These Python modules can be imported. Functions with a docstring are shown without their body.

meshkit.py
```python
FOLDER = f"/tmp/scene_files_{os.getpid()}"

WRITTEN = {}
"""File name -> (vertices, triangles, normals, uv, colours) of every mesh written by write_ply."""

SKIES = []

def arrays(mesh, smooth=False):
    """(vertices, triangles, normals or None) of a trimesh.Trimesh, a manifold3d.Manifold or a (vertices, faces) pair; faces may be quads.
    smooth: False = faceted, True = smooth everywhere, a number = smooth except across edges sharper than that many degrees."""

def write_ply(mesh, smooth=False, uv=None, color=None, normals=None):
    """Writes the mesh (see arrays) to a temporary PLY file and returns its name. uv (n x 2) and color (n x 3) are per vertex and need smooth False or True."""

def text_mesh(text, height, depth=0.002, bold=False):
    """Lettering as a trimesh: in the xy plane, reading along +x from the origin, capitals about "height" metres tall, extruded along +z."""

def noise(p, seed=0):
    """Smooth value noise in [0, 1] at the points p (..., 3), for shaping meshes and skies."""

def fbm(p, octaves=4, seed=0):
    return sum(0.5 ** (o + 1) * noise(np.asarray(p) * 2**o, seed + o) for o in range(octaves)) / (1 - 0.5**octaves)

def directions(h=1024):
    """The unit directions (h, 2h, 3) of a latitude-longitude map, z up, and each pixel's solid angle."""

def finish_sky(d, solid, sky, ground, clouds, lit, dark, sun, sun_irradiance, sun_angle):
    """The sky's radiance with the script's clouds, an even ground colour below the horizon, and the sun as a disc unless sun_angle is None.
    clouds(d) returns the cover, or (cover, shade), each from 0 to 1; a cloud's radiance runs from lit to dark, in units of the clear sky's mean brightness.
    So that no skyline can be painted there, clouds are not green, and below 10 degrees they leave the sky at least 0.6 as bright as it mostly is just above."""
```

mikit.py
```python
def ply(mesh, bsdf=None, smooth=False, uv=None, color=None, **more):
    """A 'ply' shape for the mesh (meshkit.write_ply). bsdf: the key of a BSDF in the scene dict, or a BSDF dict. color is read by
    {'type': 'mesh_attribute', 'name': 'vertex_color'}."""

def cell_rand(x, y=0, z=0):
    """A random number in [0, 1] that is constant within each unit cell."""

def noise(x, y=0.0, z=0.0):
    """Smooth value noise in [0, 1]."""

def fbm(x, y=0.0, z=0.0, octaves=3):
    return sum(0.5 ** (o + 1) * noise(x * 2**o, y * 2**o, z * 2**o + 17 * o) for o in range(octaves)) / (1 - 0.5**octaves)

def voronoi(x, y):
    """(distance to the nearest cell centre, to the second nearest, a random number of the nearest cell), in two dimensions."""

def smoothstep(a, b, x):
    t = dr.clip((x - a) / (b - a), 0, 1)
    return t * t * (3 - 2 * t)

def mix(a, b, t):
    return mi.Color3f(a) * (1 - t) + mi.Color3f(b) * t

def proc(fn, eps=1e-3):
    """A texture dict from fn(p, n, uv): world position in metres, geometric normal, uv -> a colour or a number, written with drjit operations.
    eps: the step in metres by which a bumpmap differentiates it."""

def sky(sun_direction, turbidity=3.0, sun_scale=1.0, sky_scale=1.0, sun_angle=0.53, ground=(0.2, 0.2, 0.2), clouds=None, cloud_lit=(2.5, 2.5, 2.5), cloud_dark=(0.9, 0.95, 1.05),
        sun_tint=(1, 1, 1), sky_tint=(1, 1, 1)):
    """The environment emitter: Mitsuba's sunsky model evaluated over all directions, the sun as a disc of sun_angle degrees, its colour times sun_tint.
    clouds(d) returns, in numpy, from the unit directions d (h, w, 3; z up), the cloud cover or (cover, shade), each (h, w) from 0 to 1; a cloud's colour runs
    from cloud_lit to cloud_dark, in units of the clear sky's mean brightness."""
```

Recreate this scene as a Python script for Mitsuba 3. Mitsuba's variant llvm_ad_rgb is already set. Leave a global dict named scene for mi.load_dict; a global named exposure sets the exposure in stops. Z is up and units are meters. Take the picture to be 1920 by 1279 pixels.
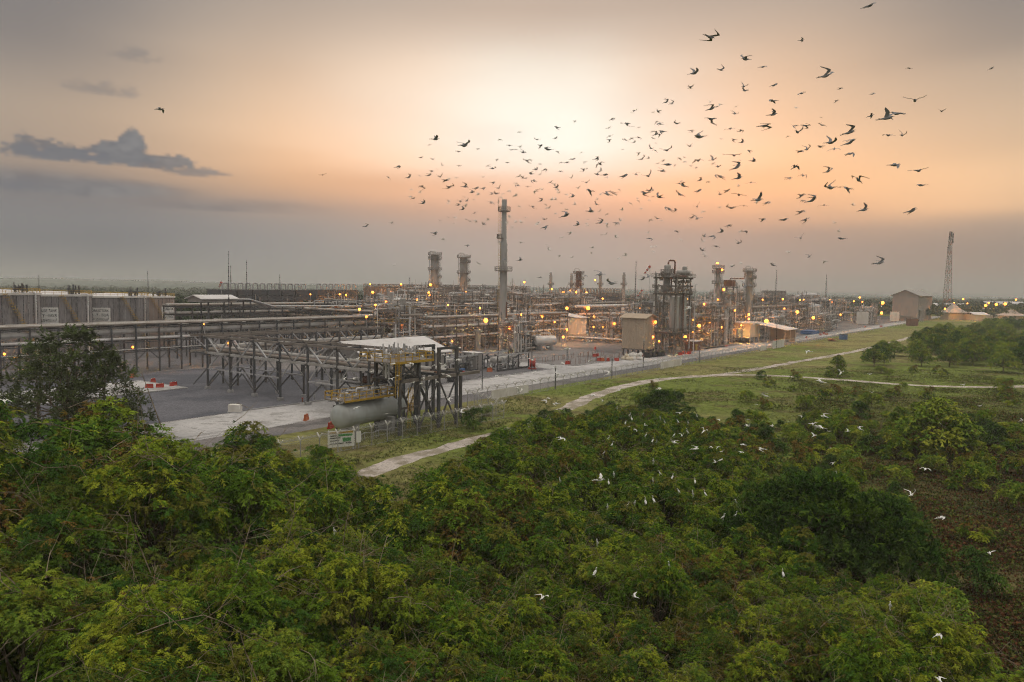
import math, random
import numpy as np, trimesh, mitsuba as mi, drjit as dr
import mikit, meshkit
from mikit import proc, noise, fbm, smoothstep, mix, voronoi

T = mi.ScalarTransform4f
scene, labels = {}, {}

# ---------------------------------------------------------------- camera
CAM_H, FOC, PITCH, ROLL = 22.0, 1400.0, math.atan(100 / 1400), math.radians(0.8)
_F = np.array([0, math.cos(PITCH), -math.sin(PITCH)])
_U0 = np.cross([1.0, 0, 0], _F)
_U = _U0 * math.cos(ROLL) - np.array([1.0, 0, 0]) * math.sin(ROLL)
_R = np.array([1.0, 0, 0]) * math.cos(ROLL) + _U0 * math.sin(ROLL)
CAM = np.array([0, 0, CAM_H])
scene['camera'] = {'type': 'perspective', 'fov': math.degrees(2 * math.atan(960 / FOC)), 'fov_axis': 'x', 'near_clip': 0.5, 'far_clip': 20000.0,
                   'to_world': T().look_at(origin=CAM.tolist(), target=(CAM + _F).tolist(), up=_U.tolist()), 'medium': {'type': 'ref', 'id': 'haze_air'}}
exposure = 1.55

# ---------------------------------------------------------------- sky at dusk, sun hidden behind high haze
SUN_AZ = math.radians(4.0)


# cover of the warm clear gap (g) and brightness of the high haze (b), by azimuth (rows, degrees right of the view) and elevation (columns, degrees)
_AZ = [-180, -75, -45, -31, -18, -9, 0, 4, 11, 20.5, 32, 50, 80, 180]
_EL = [0, 2.5, 4, 5.6, 7.3, 9, 11, 13, 16, 20, 27, 45, 90]
_BACK_G, _BACK_B = [.006] * 13, [.12, .12, .12, .12, .13, .13, .14, .14, .15, .18, .3, .74, .9]
_GT = [_BACK_G, _BACK_G,
       [.0, .0, .001, .01, .04, .06, .066, .055, .03, .02, .02, .02, .02], [.0, .0, .002, .012, .045, .068, .076, .06, .034, .025, .025, .02, .02],
       [.002, .003, .010, .035, .075, .095, .100, .095, .082, .055, .035, .02, .02], [.006, .007, .014, .034, .06, .06, .05, .05, .06, .05, .03, .02, .02],
       [.010, .009, .012, .028, .042, .022, .004, .004, .016, .048, .03, .02, .02], [.010, .009, .012, .030, .045, .022, .002, .004, .018, .045, .03, .02, .02],
       [.018, .014, .018, .045, .07, .05, .035, .035, .05, .05, .03, .02, .02], [.028, .022, .030, .080, .108, .11, .10, .095, .085, .055, .03, .02, .02],
       [.036, .032, .046, .125, .140, .12, .105, .09, .060, .036, .025, .02, .02], [.02, .02, .03, .05, .06, .06, .06, .05, .03, .02, .02, .02, .02], _BACK_G, _BACK_G]
_BT = [_BACK_B, _BACK_B,
       [.03, .04, .06, .04, .03, .02, .02, .02, .02, .06, .18, .74, .9], [.03, .03, .06, .03, .0, .0, .0, .0, .0, .04, .14, .74, .9],
       [.14, .14, .13, .06, .0, .04, .10, .10, .07, .08, .16, .74, .9], [.20, .19, .17, .10, .08, .35, .5, .48, .36, .16, .2, .74, .9],
       [.24, .22, .19, .15, .25, .66, .88, .86, .66, .18, .2, .74, .9], [.24, .22, .19, .15, .26, .68, .95, .9, .66, .18, .2, .74, .9],
       [.20, .18, .15, .10, .12, .42, .6, .55, .38, .14, .2, .74, .9], [.10, .10, .08, .03, .0, .05, .10, .10, .08, .08, .16, .74, .9],
       [.04, .04, .05, .01, .0, .0, .02, .02, .0, .02, .14, .74, .9], [.08, .10, .10, .08, .06, .06, .06, .06, .06, .1, .2, .74, .9], _BACK_B, _BACK_B]


def clouds(d):
    from scipy.interpolate import PchipInterpolator
    from scipy.ndimage import map_coordinates
    az = np.degrees(np.arctan2(d[..., 0], d[..., 1]))
    e = np.degrees(np.arcsin(np.clip(d[..., 2], -1, 1)))
    ga, ge = np.arange(-180, 180.1, 0.5), np.arange(0, 90.1, 0.25)
    table = [PchipInterpolator(_AZ, PchipInterpolator(_EL, np.array(t), axis=1)(ge), axis=0)(ga) for t in (_GT, _BT)]
    p = np.stack([az / 9.0, e / 2.0, 0 * e], -1)
    n = meshkit.fbm(p + 7.3, 5, 3) - 0.5
    n2 = meshkit.fbm(p * [0.4, 0.5, 1] + 31.0, 4, 9) - 0.5
    ee = np.clip(e + (1.5 * n2 + 0.7 * n) * np.clip(e / 6, 0, 1), 0, 90)
    at = [np.clip(az + 5 * n2 + 180, 0, 360) * 2, ee * 4]
    gap, b = (map_coordinates(t, at, order=1, mode='nearest') for t in table)
    gap = gap * 1.1
    b = b * (1 + 0.22 * n * np.clip(e / 8, 0, 1))
    # dark stray clouds low on the left
    p3 = np.stack([az / 1.5, e / 0.75, 0 * e], -1)
    puff = sum(0.72 ** o * (meshkit.noise(p3 * 2.0 ** o + 3.7, 21 + o) - 0.5) for o in range(5)) * 0.62
    wisp = meshkit.fbm(np.stack([az / 5.0, e / 0.55, 0 * e], -1) + 1.3, 5, 4) - 0.5

    def bank(a, e0, wa, we, amt, rough, soft=0.45, tex=None):
        de = e - e0
        q = 1 - ((az - a) / wa) ** 2 - np.where(de < 0, de / (0.4 * we), de / we) ** 2 + rough * (puff if tex is None else tex)
        q = np.clip(q / soft, 0, 1)
        return amt * q * q * (3 - 2 * q)
    dark = (bank(-30.6, 8.1, 4.6, 0.95, 1.0, 2.0), bank(-27.6, 8.2, 2.6, 1.25, 1.0, 2.0), bank(-26.9, 8.8, 1.0, 1.35, 1.0, 1.7), bank(-25.4, 8.0, 2.6, 0.85, 0.9, 2.0), bank(-23.2, 7.6, 2.6, 0.45, 0.75, 1.6, 0.7), bank(-32.3, 8.5, 1.5, 0.9, 0.9, 2.0),
            bank(-33, 6.0, 12, 1.5, 0.9, 0.9, 1.2, wisp), bank(-21, 5.3, 9, 0.9, 0.6, 1.3, 1.4, wisp), bank(-26.4, 14.7, 2.3, 0.7, 0.45, 2.6, 1.3), bank(-28.6, 12.4, 2.6, 0.7, 0.5, 2.6, 1.3))
    dark = np.max(dark, axis=0)
    return 1 - gap * (1 - dark), np.clip(1 - b * (1 - 0.9 * dark) - 0.10 * dark * np.clip(0.35 + 1.6 * puff, 0, 1), 0, 1)


scene['sky'] = mikit.sky([math.sin(SUN_AZ) * math.cos(0.02), math.cos(SUN_AZ) * math.cos(0.02), math.sin(0.02)], turbidity=6, sun_scale=0.0, sky_scale=27.5, sun_angle=12,
                         ground=(0.08, 0.08, 0.06), clouds=clouds, cloud_lit=(1.02, 0.95, 0.82), cloud_dark=(0.115, 0.118, 0.136))

# ---------------------------------------------------------------- materials
def rgb(c):
    return {'type': 'rgb', 'value': [float(x) for x in c]}


def two(b):
    return {'type': 'twosided', 'bsdf': b}


def mat(name, colour, rough=0.6, metal=0.0, spec=0.4):
    base = proc(colour) if callable(colour) else rgb(colour)
    scene['m_' + name] = two({'type': 'principled', 'base_color': base, 'roughness': rough, 'metallic': metal, 'specular': spec})


scene['m_leaf'] = two({'type': 'diffuse', 'reflectance': {'type': 'mesh_attribute', 'name': 'vertex_color'}})


def worn(base, dirt, amount=0.5, scale=0.6, streak=0.25):
    """Paint or metal with blotchy dirt and vertical streaks."""
    def fn(p, n, uv):
        a = fbm(p.x * scale, p.y * scale, p.z * scale * streak, 3)
        b = fbm(p.x * scale * 5, p.y * scale * 5, p.z * scale * 1.2, 2)
        return mix(base, dirt, dr.clip(smoothstep(0.38, 0.72, a * 0.65 + b * 0.35) * amount, 0, 1))
    return fn


def two_tone(base, dirt, scale, lo=0.35, hi=0.65):
    def fn(p, n, uv):
        return mix(base, dirt, smoothstep(lo, hi, fbm(p.x * scale, p.y * scale, p.z * scale, 4)))
    return fn


def grass_colour(p, n, uv):
    big = fbm(p.x * 0.022, p.y * 0.035, 0, 4)
    mid = fbm(p.x * 0.16, p.y * 0.22, 3.0, 3)
    fine = fbm(p.x * 1.1, p.y * 1.1, 5.0, 3)
    c = mix((0.130, 0.160, 0.036), (0.195, 0.182, 0.070), smoothstep(0.40, 0.66, big))
    c = mix(c, (0.125, 0.100, 0.048), 0.7 * smoothstep(0.50, 0.72, mid))
    # the drier, browner ground on the far right of the meadow
    dry = smoothstep(12, 34, p.x - 0.22 * p.y + 8 * (mid - 0.5)) * (1 - smoothstep(100, 170, p.y))
    c = mix(c, mix((0.062, 0.038, 0.022), (0.040, 0.050, 0.018), smoothstep(0.42, 0.6, mid)), 0.92 * dry)
    return c * (0.55 + 0.9 * fine)


def gravel_colour(p, n, uv):
    big = fbm(p.x * 0.03, p.y * 0.03, 0, 4)
    mid = fbm(p.x * 0.2, p.y * 0.2, 2, 3)
    fine = noise(p.x * 4, p.y * 4, 1)
    c = mix((0.130, 0.124, 0.136), (0.195, 0.180, 0.182), smoothstep(0.4, 0.62, big))
    c = mix(c, (0.085, 0.08, 0.082), 0.6 * smoothstep(0.55, 0.7, mid))
    return c * (0.8 + 0.4 * fine)


def concrete_colour(p, n, uv):
    big = fbm(p.x * 0.05, p.y * 0.05, 0, 4)
    mid = fbm(p.x * 0.5, p.y * 0.5, 2, 3)
    c = mix((0.36, 0.352, 0.36), (0.46, 0.445, 0.45), smoothstep(0.4, 0.62, big))
    c = mix(c, (0.22, 0.21, 0.20), 0.55 * smoothstep(0.52, 0.72, mid))
    a = (p.x - 9.3) * 0.593 + (p.y - 163.0) * 0.805
    b = (p.y - 163.0) * 0.593 - (p.x - 9.3) * 0.805
    ja = dr.abs(a / 5.0 - dr.floor(a / 5.0) - 0.5)
    joint = smoothstep(0.485, 0.494, ja)
    tyre = dr.exp(-dr.square((dr.abs(b + 3 * fbm(a * 0.02, 1.0, 0, 2) - 11.0) - 1.0) / 0.55)) * smoothstep(0.3, 0.6, fbm(a * 0.05, b * 0.4, 4, 3))
    c = c * (1 - 0.30 * joint) * (1 - 0.28 * tyre)
    return c * (0.88 + 0.24 * noise(p.x * 3, p.y * 3, 1))


def dirt_colour(p, n, uv):
    mid = fbm(p.x * 0.6, p.y * 0.6, 2, 3)
    c = mix((0.46, 0.41, 0.38), (0.27, 0.235, 0.19), smoothstep(0.35, 0.7, mid))
    return c * (0.8 + 0.4 * noise(p.x * 5, p.y * 5, 1))


def asphalt_colour(p, n, uv):
    mid = fbm(p.x * 0.12, p.y * 0.12, 2, 4)
    c = mix((0.085, 0.087, 0.106), (0.125, 0.124, 0.145), smoothstep(0.35, 0.65, mid))
    return c * (0.8 + 0.4 * noise(p.x * 4, p.y * 4, 1))


mat('grass', grass_colour, 0.95, spec=0.1)
mat('gravel', gravel_colour, 0.95, spec=0.1)
mat('concrete', concrete_colour, 0.85, spec=0.2)
mat('dirt', dirt_colour, 0.95, spec=0.1)
mat('asphalt', asphalt_colour, 0.9, spec=0.2)
mat('hill', two_tone((0.025, 0.045, 0.035), (0.05, 0.07, 0.045), 0.02), 1.0, spec=0.05)
mat('bark', two_tone((0.10, 0.075, 0.05), (0.19, 0.15, 0.11), 3.0), 0.9, spec=0.1)
# ---------------------------------------------------------------- places: pixel to ground, and the plant's own axes along (a) and across (b) its fence
_u, _v, _O = np.array([0.593, 0.805]), np.array([-0.805, 0.593]), np.array([9.3, 163.0])
ANG = math.degrees(math.atan2(_u[1], _u[0]))


def W(a, b, z=0.0):
    return np.array([*(_O + a * _u + b * _v), z])


def G(px, py, z=0.0):
    d = _F * FOC + _R * (px - 960) - _U * (py - 639.5)
    return CAM + d * ((z - CAM_H) / d[2])


def P(px, py, dist):
    """The point at that distance ahead."""
    d = _F * FOC + _R * (px - 960) - _U * (py - 639.5)
    return CAM + d * (dist / d[1])


def pix(x):
    d = np.asarray(x, float) - CAM
    w = d @ _F
    return 960 + FOC * (d @ _R) / w, 639.5 - FOC * (d @ _U) / w


# ---------------------------------------------------------------- bookkeeping
_count = {}


def numbered(key):
    k = _count.get(key, 0)
    _count[key] = k + 1
    return key if k == 0 else f'{key}_{k:03d}'


def thing(name, label, cat, group=None):
    key = numbered(name)
    labels[key] = {'label': label, 'category': cat}
    if group:
        labels[key]['group'] = group
    return key


def put(key, shape, part=None):
    if part:
        key = numbered(key + '__' + part)
    scene[key] = shape
    return key


def struct(name, mesh, m, smooth=False, **kw):
    key = numbered(name)
    scene[key] = mikit.ply(mesh, m, smooth=smooth, **kw)
    labels[key] = {'kind': 'structure', 'label': kw.pop('label', name.replace('_', ' '))} if False else {'kind': 'structure'}
    return key


def sheet(poly, z, holes=()):
    """A flat sheet from a ground polygon."""
    from shapely.geometry import Polygon
    pg = Polygon([(p[0], p[1]) for p in poly])
    v, f = trimesh.creation.triangulate_polygon(pg.buffer(0), engine='earcut')
    v = np.column_stack([v, np.full(len(v), z)])
    m = trimesh.Trimesh(v, f, process=False)
    if m.face_normals[:, 2].mean() < 0:
        m.invert()
    return m


# ---------------------------------------------------------------- ground and setting
SIZE = 5200.0
struct('ground', ([[-SIZE, -300, 0], [SIZE, -300, 0], [SIZE, SIZE, 0], [-SIZE, SIZE, 0]], [[0, 1, 2, 3]]), 'm_grass')
struct('gravel_yard', sheet([W(-420, 2), W(640, 2), W(640, 330), W(-420, 330)], 0.004), 'm_gravel')


def ribbon(pts, width, wob=0.25, seed=1):
    pts = np.asarray(pts, float)[:, :2]
    # resample through a smooth curve
    from scipy.interpolate import CubicSpline
    s = np.r_[0, np.cumsum(np.linalg.norm(np.diff(pts, axis=0), axis=1))]
    t = np.linspace(0, s[-1], int(s[-1] / 1.2) + 2)
    c = CubicSpline(s, pts)(t)
    g = np.gradient(c, axis=0)
    g /= np.linalg.norm(g, axis=1, keepdims=True)
    nrm = np.column_stack([-g[:, 1], g[:, 0]])
    wl = width / 2 * (1 + wob * (meshkit.fbm(np.column_stack([t * 0.25, 0 * t, 0 * t]), 3, seed) - 0.5) * 2)
    wr = width / 2 * (1 + wob * (meshkit.fbm(np.column_stack([t * 0.25, 0 * t + 9, 0 * t]), 3, seed) - 0.5) * 2)
    return c, nrm, wl, wr


def strip(c, nrm, l, r, z):
    n = len(c)
    v = np.vstack([np.column_stack([c + nrm * np.reshape(l, (-1, 1)), np.full(n, z)]), np.column_stack([c - nrm * np.reshape(r, (-1, 1)), np.full(n, z)])])
    i = np.arange(n - 1)
    return v, np.stack([i + n, i + n + 1, i + 1, i], 1)


road1 = [G(*q) for q in ((640, 905), (760, 862), (830, 842), (905, 822), (985, 797), (1045, 775), (1100, 748), (1165, 726), (1230, 713), (1320, 705), (1400, 703), (1500, 707), (1600, 714), (1690, 721), (1780, 725), (1850, 726), (1990, 719))]
road2 = [G(*q) for q in ((1330, 705), (1400, 695), (1480, 681), (1560, 667), (1620, 655), (1680, 640), (1760, 622))]
c1, n1, l1, r1 = ribbon(road1, 3.1, wob=0.5, seed=4)
struct('dirt_track', strip(c1, n1, l1, r1, 0.008), 'm_dirt')
c2, n2, l2, r2 = ribbon(road2, 2.7, wob=0.5, seed=8)

struct('dirt_track', strip(c2, n2, l2, r2, 0.012), 'm_dirt')
# ---------------------------------------------------------------- hills and the far wood
def hills():
    xs = np.linspace(-4600, 4600, 140)
    rows = []
    for y, base in ((1500, -0.4), (2300, 8), (3100, 20), (3700, 30), (4400, 34), (5000, -0.4)):
        n = meshkit.fbm(np.column_stack([xs / 700, 0 * xs + y / 900, 0 * xs]), 4, 5)
        left = np.clip(0.62 - xs / 5200, 0.15, 1.0)
        rows.append(np.column_stack([xs, 0 * xs + y, base * (0.55 + 0.9 * n) * left if base > 0 else 0 * xs + base]))
    v = np.vstack(rows)
    k = len(xs)
    f = [[r * k + i, r * k + i + 1, (r + 1) * k + i + 1, (r + 1) * k + i] for r in range(5) for i in range(k - 1)]
    return v, np.array(f)


struct('hills', hills(), 'm_hill', smooth=True)

GREENS = np.array([[0.060, 0.088, 0.022], [0.085, 0.112, 0.028], [0.118, 0.135, 0.032], [0.150, 0.152, 0.036], [0.048, 0.075, 0.024], [0.10, 0.098, 0.034]])


def leaf_tris(base, d, length, width, rng):
    """One broad leaf-clump face (a bent pair of triangles) per row."""
    n = len(base)
    side = np.cross(d, rng.normal(size=(n, 3)))
    side /= np.linalg.norm(side, axis=1, keepdims=True) + 1e-9
    L, w = np.reshape(length, (-1, 1)), np.reshape(width, (-1, 1))
    mid = base + d * L * 0.55
    tip = base + d * L
    tip[:, 2] -= 0.25 * L[:, 0]
    v = np.stack([base, mid + side * w * 0.5, mid - side * w * 0.5, tip], 1).reshape(-1, 3)
    i = np.arange(n)[:, None] * 4
    return v, np.vstack([i + [0, 2, 1], i + [1, 2, 3]])


def far_wood():
    rng = np.random.default_rng(5)
    pts = []
    while len(pts) < 5200:
        px = rng.uniform(-60, 1990)
        left = px < 720
        D = 330 * (1700 / 330) ** rng.random() if left else 520 * (1700 / 520) ** rng.random()
        x = (px - 960) / FOC * D
        q = np.array([x, D]) - _O
        a, b = q @ _u, q @ _v
        if -150 < a < 560 and -5 < b < (205 if a > 20 else 250):
            continue
        if b < -2 and D < 640:
            continue
        pts.append((x, D, rng.uniform(6, 11) + 3 * meshkit.noise(np.array([x / 60, D / 60, 0]))))
    pts = np.array(pts)
    n = len(pts)
    k = 34
    dirs = rng.normal(size=(n, k, 3))
    dirs[..., 2] = np.abs(dirs[..., 2]) * 0.9
    dirs /= np.linalg.norm(dirs, axis=2, keepdims=True)
    r = (pts[:, 2] * 0.55)[:, None, None]
    base = np.column_stack([pts[:, :2], pts[:, 2] * 0.5])[:, None] + dirs * r * rng.uniform(0.55, 1.0, (n, k, 1)) * [1.1, 1.1, 0.9]
    base = base.reshape(-1, 3)
    d = dirs.reshape(-1, 3) + rng.normal(0, 0.5, (n * k, 3))
    d /= np.linalg.norm(d, axis=1, keepdims=True)
    size = np.repeat(pts[:, 2], k) * rng.uniform(0.22, 0.4, n * k)
    v, f = leaf_tris(base, d, size, size * 0.8, rng)
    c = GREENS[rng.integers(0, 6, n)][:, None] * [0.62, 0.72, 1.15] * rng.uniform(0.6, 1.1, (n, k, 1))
    return v, f, np.repeat(c.reshape(-1, 3), 4, axis=0)


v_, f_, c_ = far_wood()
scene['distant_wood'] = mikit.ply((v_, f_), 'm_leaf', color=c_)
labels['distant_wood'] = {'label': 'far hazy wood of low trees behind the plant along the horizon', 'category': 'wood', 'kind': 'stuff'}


# ---------------------------------------------------------------- trees
def tubes(paths, sides=4):
    """[(points, radii)] -> one mesh of thin tubes."""
    vs, fs, at = [], [], 0
    for p, rad in paths:
        p = np.asarray(p, float)
        t = np.gradient(p, axis=0)
        t /= np.linalg.norm(t, axis=1, keepdims=True) + 1e-9
        a = np.cross(t, np.where(np.abs(t[:, 2:]) < 0.9, [0, 0, 1.0], [1.0, 0, 0]))
        a /= np.linalg.norm(a, axis=1, keepdims=True) + 1e-9
        b = np.cross(t, a)
        g = np.arange(sides) * 2 * np.pi / sides
        v = p[:, None] + np.broadcast_to(rad, (len(p),))[:, None, None] * (np.cos(g)[None, :, None] * a[:, None] + np.sin(g)[None, :, None] * b[:, None])
        i, j = np.meshgrid(np.arange(len(p) - 1), np.arange(sides), indexing='ij')
        q = np.stack([i * sides + j, i * sides + (j + 1) % sides, (i + 1) * sides + (j + 1) % sides, (i + 1) * sides + j], -1).reshape(-1, 4)
        vs.append(v.reshape(-1, 3)); fs.append(q + at); at += len(p) * sides
    return np.vstack(vs), np.vstack(fs)


def fronds(base, d, length, width, pairs, rng, droop=0.75):
    """Feathery drooping fronds: a rachis that bends down, with pairs of narrow pinnae."""
    n = len(base)
    L = np.reshape(length, (-1, 1))
    side = np.cross(d, [0, 0, 1.0]) + rng.normal(0, 0.25, (n, 3))
    side /= np.linalg.norm(side, axis=1, keepdims=True) + 1e-9
    vs = []
    ts = (np.arange(pairs) + 0.6) / pairs
    def at(t):
        return base + d * L * t + np.array([0, 0, 1.0]) * L * (0.25 * t - droop * t * t)
    step = 0.95 / pairs
    for t in ts:
        p0, p1 = at(t - step * 0.55), at(t + step * 0.35)
        w = np.reshape(width, (-1, 1)) * (0.55 + 0.75 * math.sin(math.pi * min(t * 0.9 + 0.12, 1))) * rng.uniform(0.7, 1.25, (n, 1))
        for s in (-1, 1):
            tip = p1 + side * s * w + d * L * 0.10 + np.array([0, 0, -1.0]) * w * rng.uniform(0.1, 0.7, (n, 1))
            vs.append(np.stack([p0, p1, tip] if s > 0 else [p1, p0, tip], 1))
    v = np.concatenate(vs, 1).reshape(-1, 3)
    return v, np.arange(len(v)).reshape(-1, 3), 3 * 2 * pairs


def make_tree(key, seed, R, H, n_lobes, per_lobe, n_fr, flen, pairs, palette, flat=0.75, low=0.35, bare=0, droop=0.75, trunk_r=0.16, squash=0.85):
    """A shapegroup of trunk, crown and (if bare) leafless twigs; crown radius R, top at H."""
    rng = np.random.default_rng(seed)
    # lobes spread over the crown's dome
    lobes = []
    for i in range(n_lobes):
        az, t = rng.uniform(0, 2 * np.pi), math.sqrt(rng.random())
        rr = rng.uniform(0.22, 0.40) * R
        rad = t * (R - rr * 0.7)
        top = H - (H * (1 - low)) * (t ** 2.2) * flat
        lobes.append((rad * math.cos(az), rad * math.sin(az), top - rr * 0.8 - rng.uniform(0, 0.12) * H, rr))
    lobes = np.array(lobes)
    k = per_lobe
    dirs = rng.normal(size=(n_lobes, k, 3))
    dirs[..., 2] = np.where(rng.random((n_lobes, k)) < 0.8, np.abs(dirs[..., 2]), dirs[..., 2])
    dirs /= np.linalg.norm(dirs, axis=2, keepdims=True)
    jit = meshkit.noise(lobes[:, None, :3] + dirs * 2.3, seed)
    cl = lobes[:, None, :3] + dirs * lobes[:, None, 3:4] * (0.55 + 0.6 * jit[..., None]) * rng.uniform(0.75, 1.05, (n_lobes, k, 1)) * [1, 1, squash]
    cl, dirs = cl.reshape(-1, 3), dirs.reshape(-1, 3)
    keep = cl[:, 2] > 0.4
    cl, dirs = cl[keep], dirs[keep]
    m = len(cl)
    lobe_c = np.repeat(rng.integers(0, len(palette), n_lobes), k)[keep]
    d = np.repeat(dirs, n_fr, 0) * 0.6 + rng.normal(0, 0.75, (m * n_fr, 3))
    d[:, 2] = d[:, 2] * 0.6 + 0.25
    d /= np.linalg.norm(d, axis=1, keepdims=True)
    base = np.repeat(cl, n_fr, 0) + d * flen * 0.12
    L = flen * rng.uniform(0.6, 1.25, m * n_fr)
    v, f, per = fronds(base, d, L, L * 0.24, pairs, rng, droop)
    pick = np.where(rng.random(m) < 0.72, lobe_c, rng.integers(0, len(palette), m))
    col = palette[pick] * rng.uniform(0.75, 1.2, (m, 1))
    col = np.repeat(col, n_fr, 0) * rng.uniform(0.85, 1.15, (m * n_fr, 1))
    col = np.repeat(col, per, 0)
    # trunk, limbs and twigs
    paths = [(np.array([[0, 0, -0.3], [0.05 * R, 0.02 * R, H * 0.2], [0, 0.04 * R, H * 0.42]]), [trunk_r, trunk_r * 0.8, trunk_r * 0.6])]
    for x, y, z, rr in lobes:
        st = np.array([0, 0.02 * R, H * rng.uniform(0.18, 0.42)])
        en = np.array([x, y, z])
        md = st * 0.5 + en * 0.5 + np.array([0, 0, -0.06 * H]) + rng.normal(0, 0.05 * R, 3)
        paths.append(([st, md, en], [trunk_r * 0.5, trunk_r * 0.3, trunk_r * 0.12]))
    grp = {'type': 'shapegroup', 'trunk': mikit.ply(tubes(paths), 'm_bark', smooth=True)}
    grp['crown'] = mikit.ply((v, f), 'm_leaf', color=col)
    if bare:
        tw = []
        for i in range(bare):
            x, y, z, rr = lobes[rng.integers(n_lobes)]
            st = np.array([x, y, z + 0.5 * rr]) + rng.normal(0, 0.4 * rr, 3)
            dd = rng.normal(0, 1, 3); dd[2] = abs(dd[2]) * 0.35 + 0.25
            dd /= np.linalg.norm(dd)
            ln = rng.uniform(0.8, 1.6) if rng.random() < 0.72 else rng.uniform(1.8, 3.4)
            bend = rng.normal(0, 0.42, 3) * ln * [1, 1, 0.5]
            p = [st, st + dd * ln * 0.4 + bend * 0.2, st + dd * ln * 0.75 + bend * 0.6, st + dd * ln + bend * 1.1 - [0, 0, 0.25 * ln]]
            tw.append((p, np.array([0.019, 0.015, 0.011, 0.005]) * (1.35 if ln > 1.7 else 1)))
            for _ in range(2):
                q = p[1] + (p[2] - p[1]) * rng.random()
                d2 = dd + rng.normal(0, 0.7, 3)
                tw.append(([q, q + d2 * ln * 0.25, q + d2 * ln * 0.42 + [0, 0, -0.08]], [0.012, 0.008, 0.004]))
        grp['bare_twigs'] = mikit.ply(tubes(tw, 3), 'm_twig', smooth=True)
    scene[key] = grp
    return (R, H)


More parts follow.
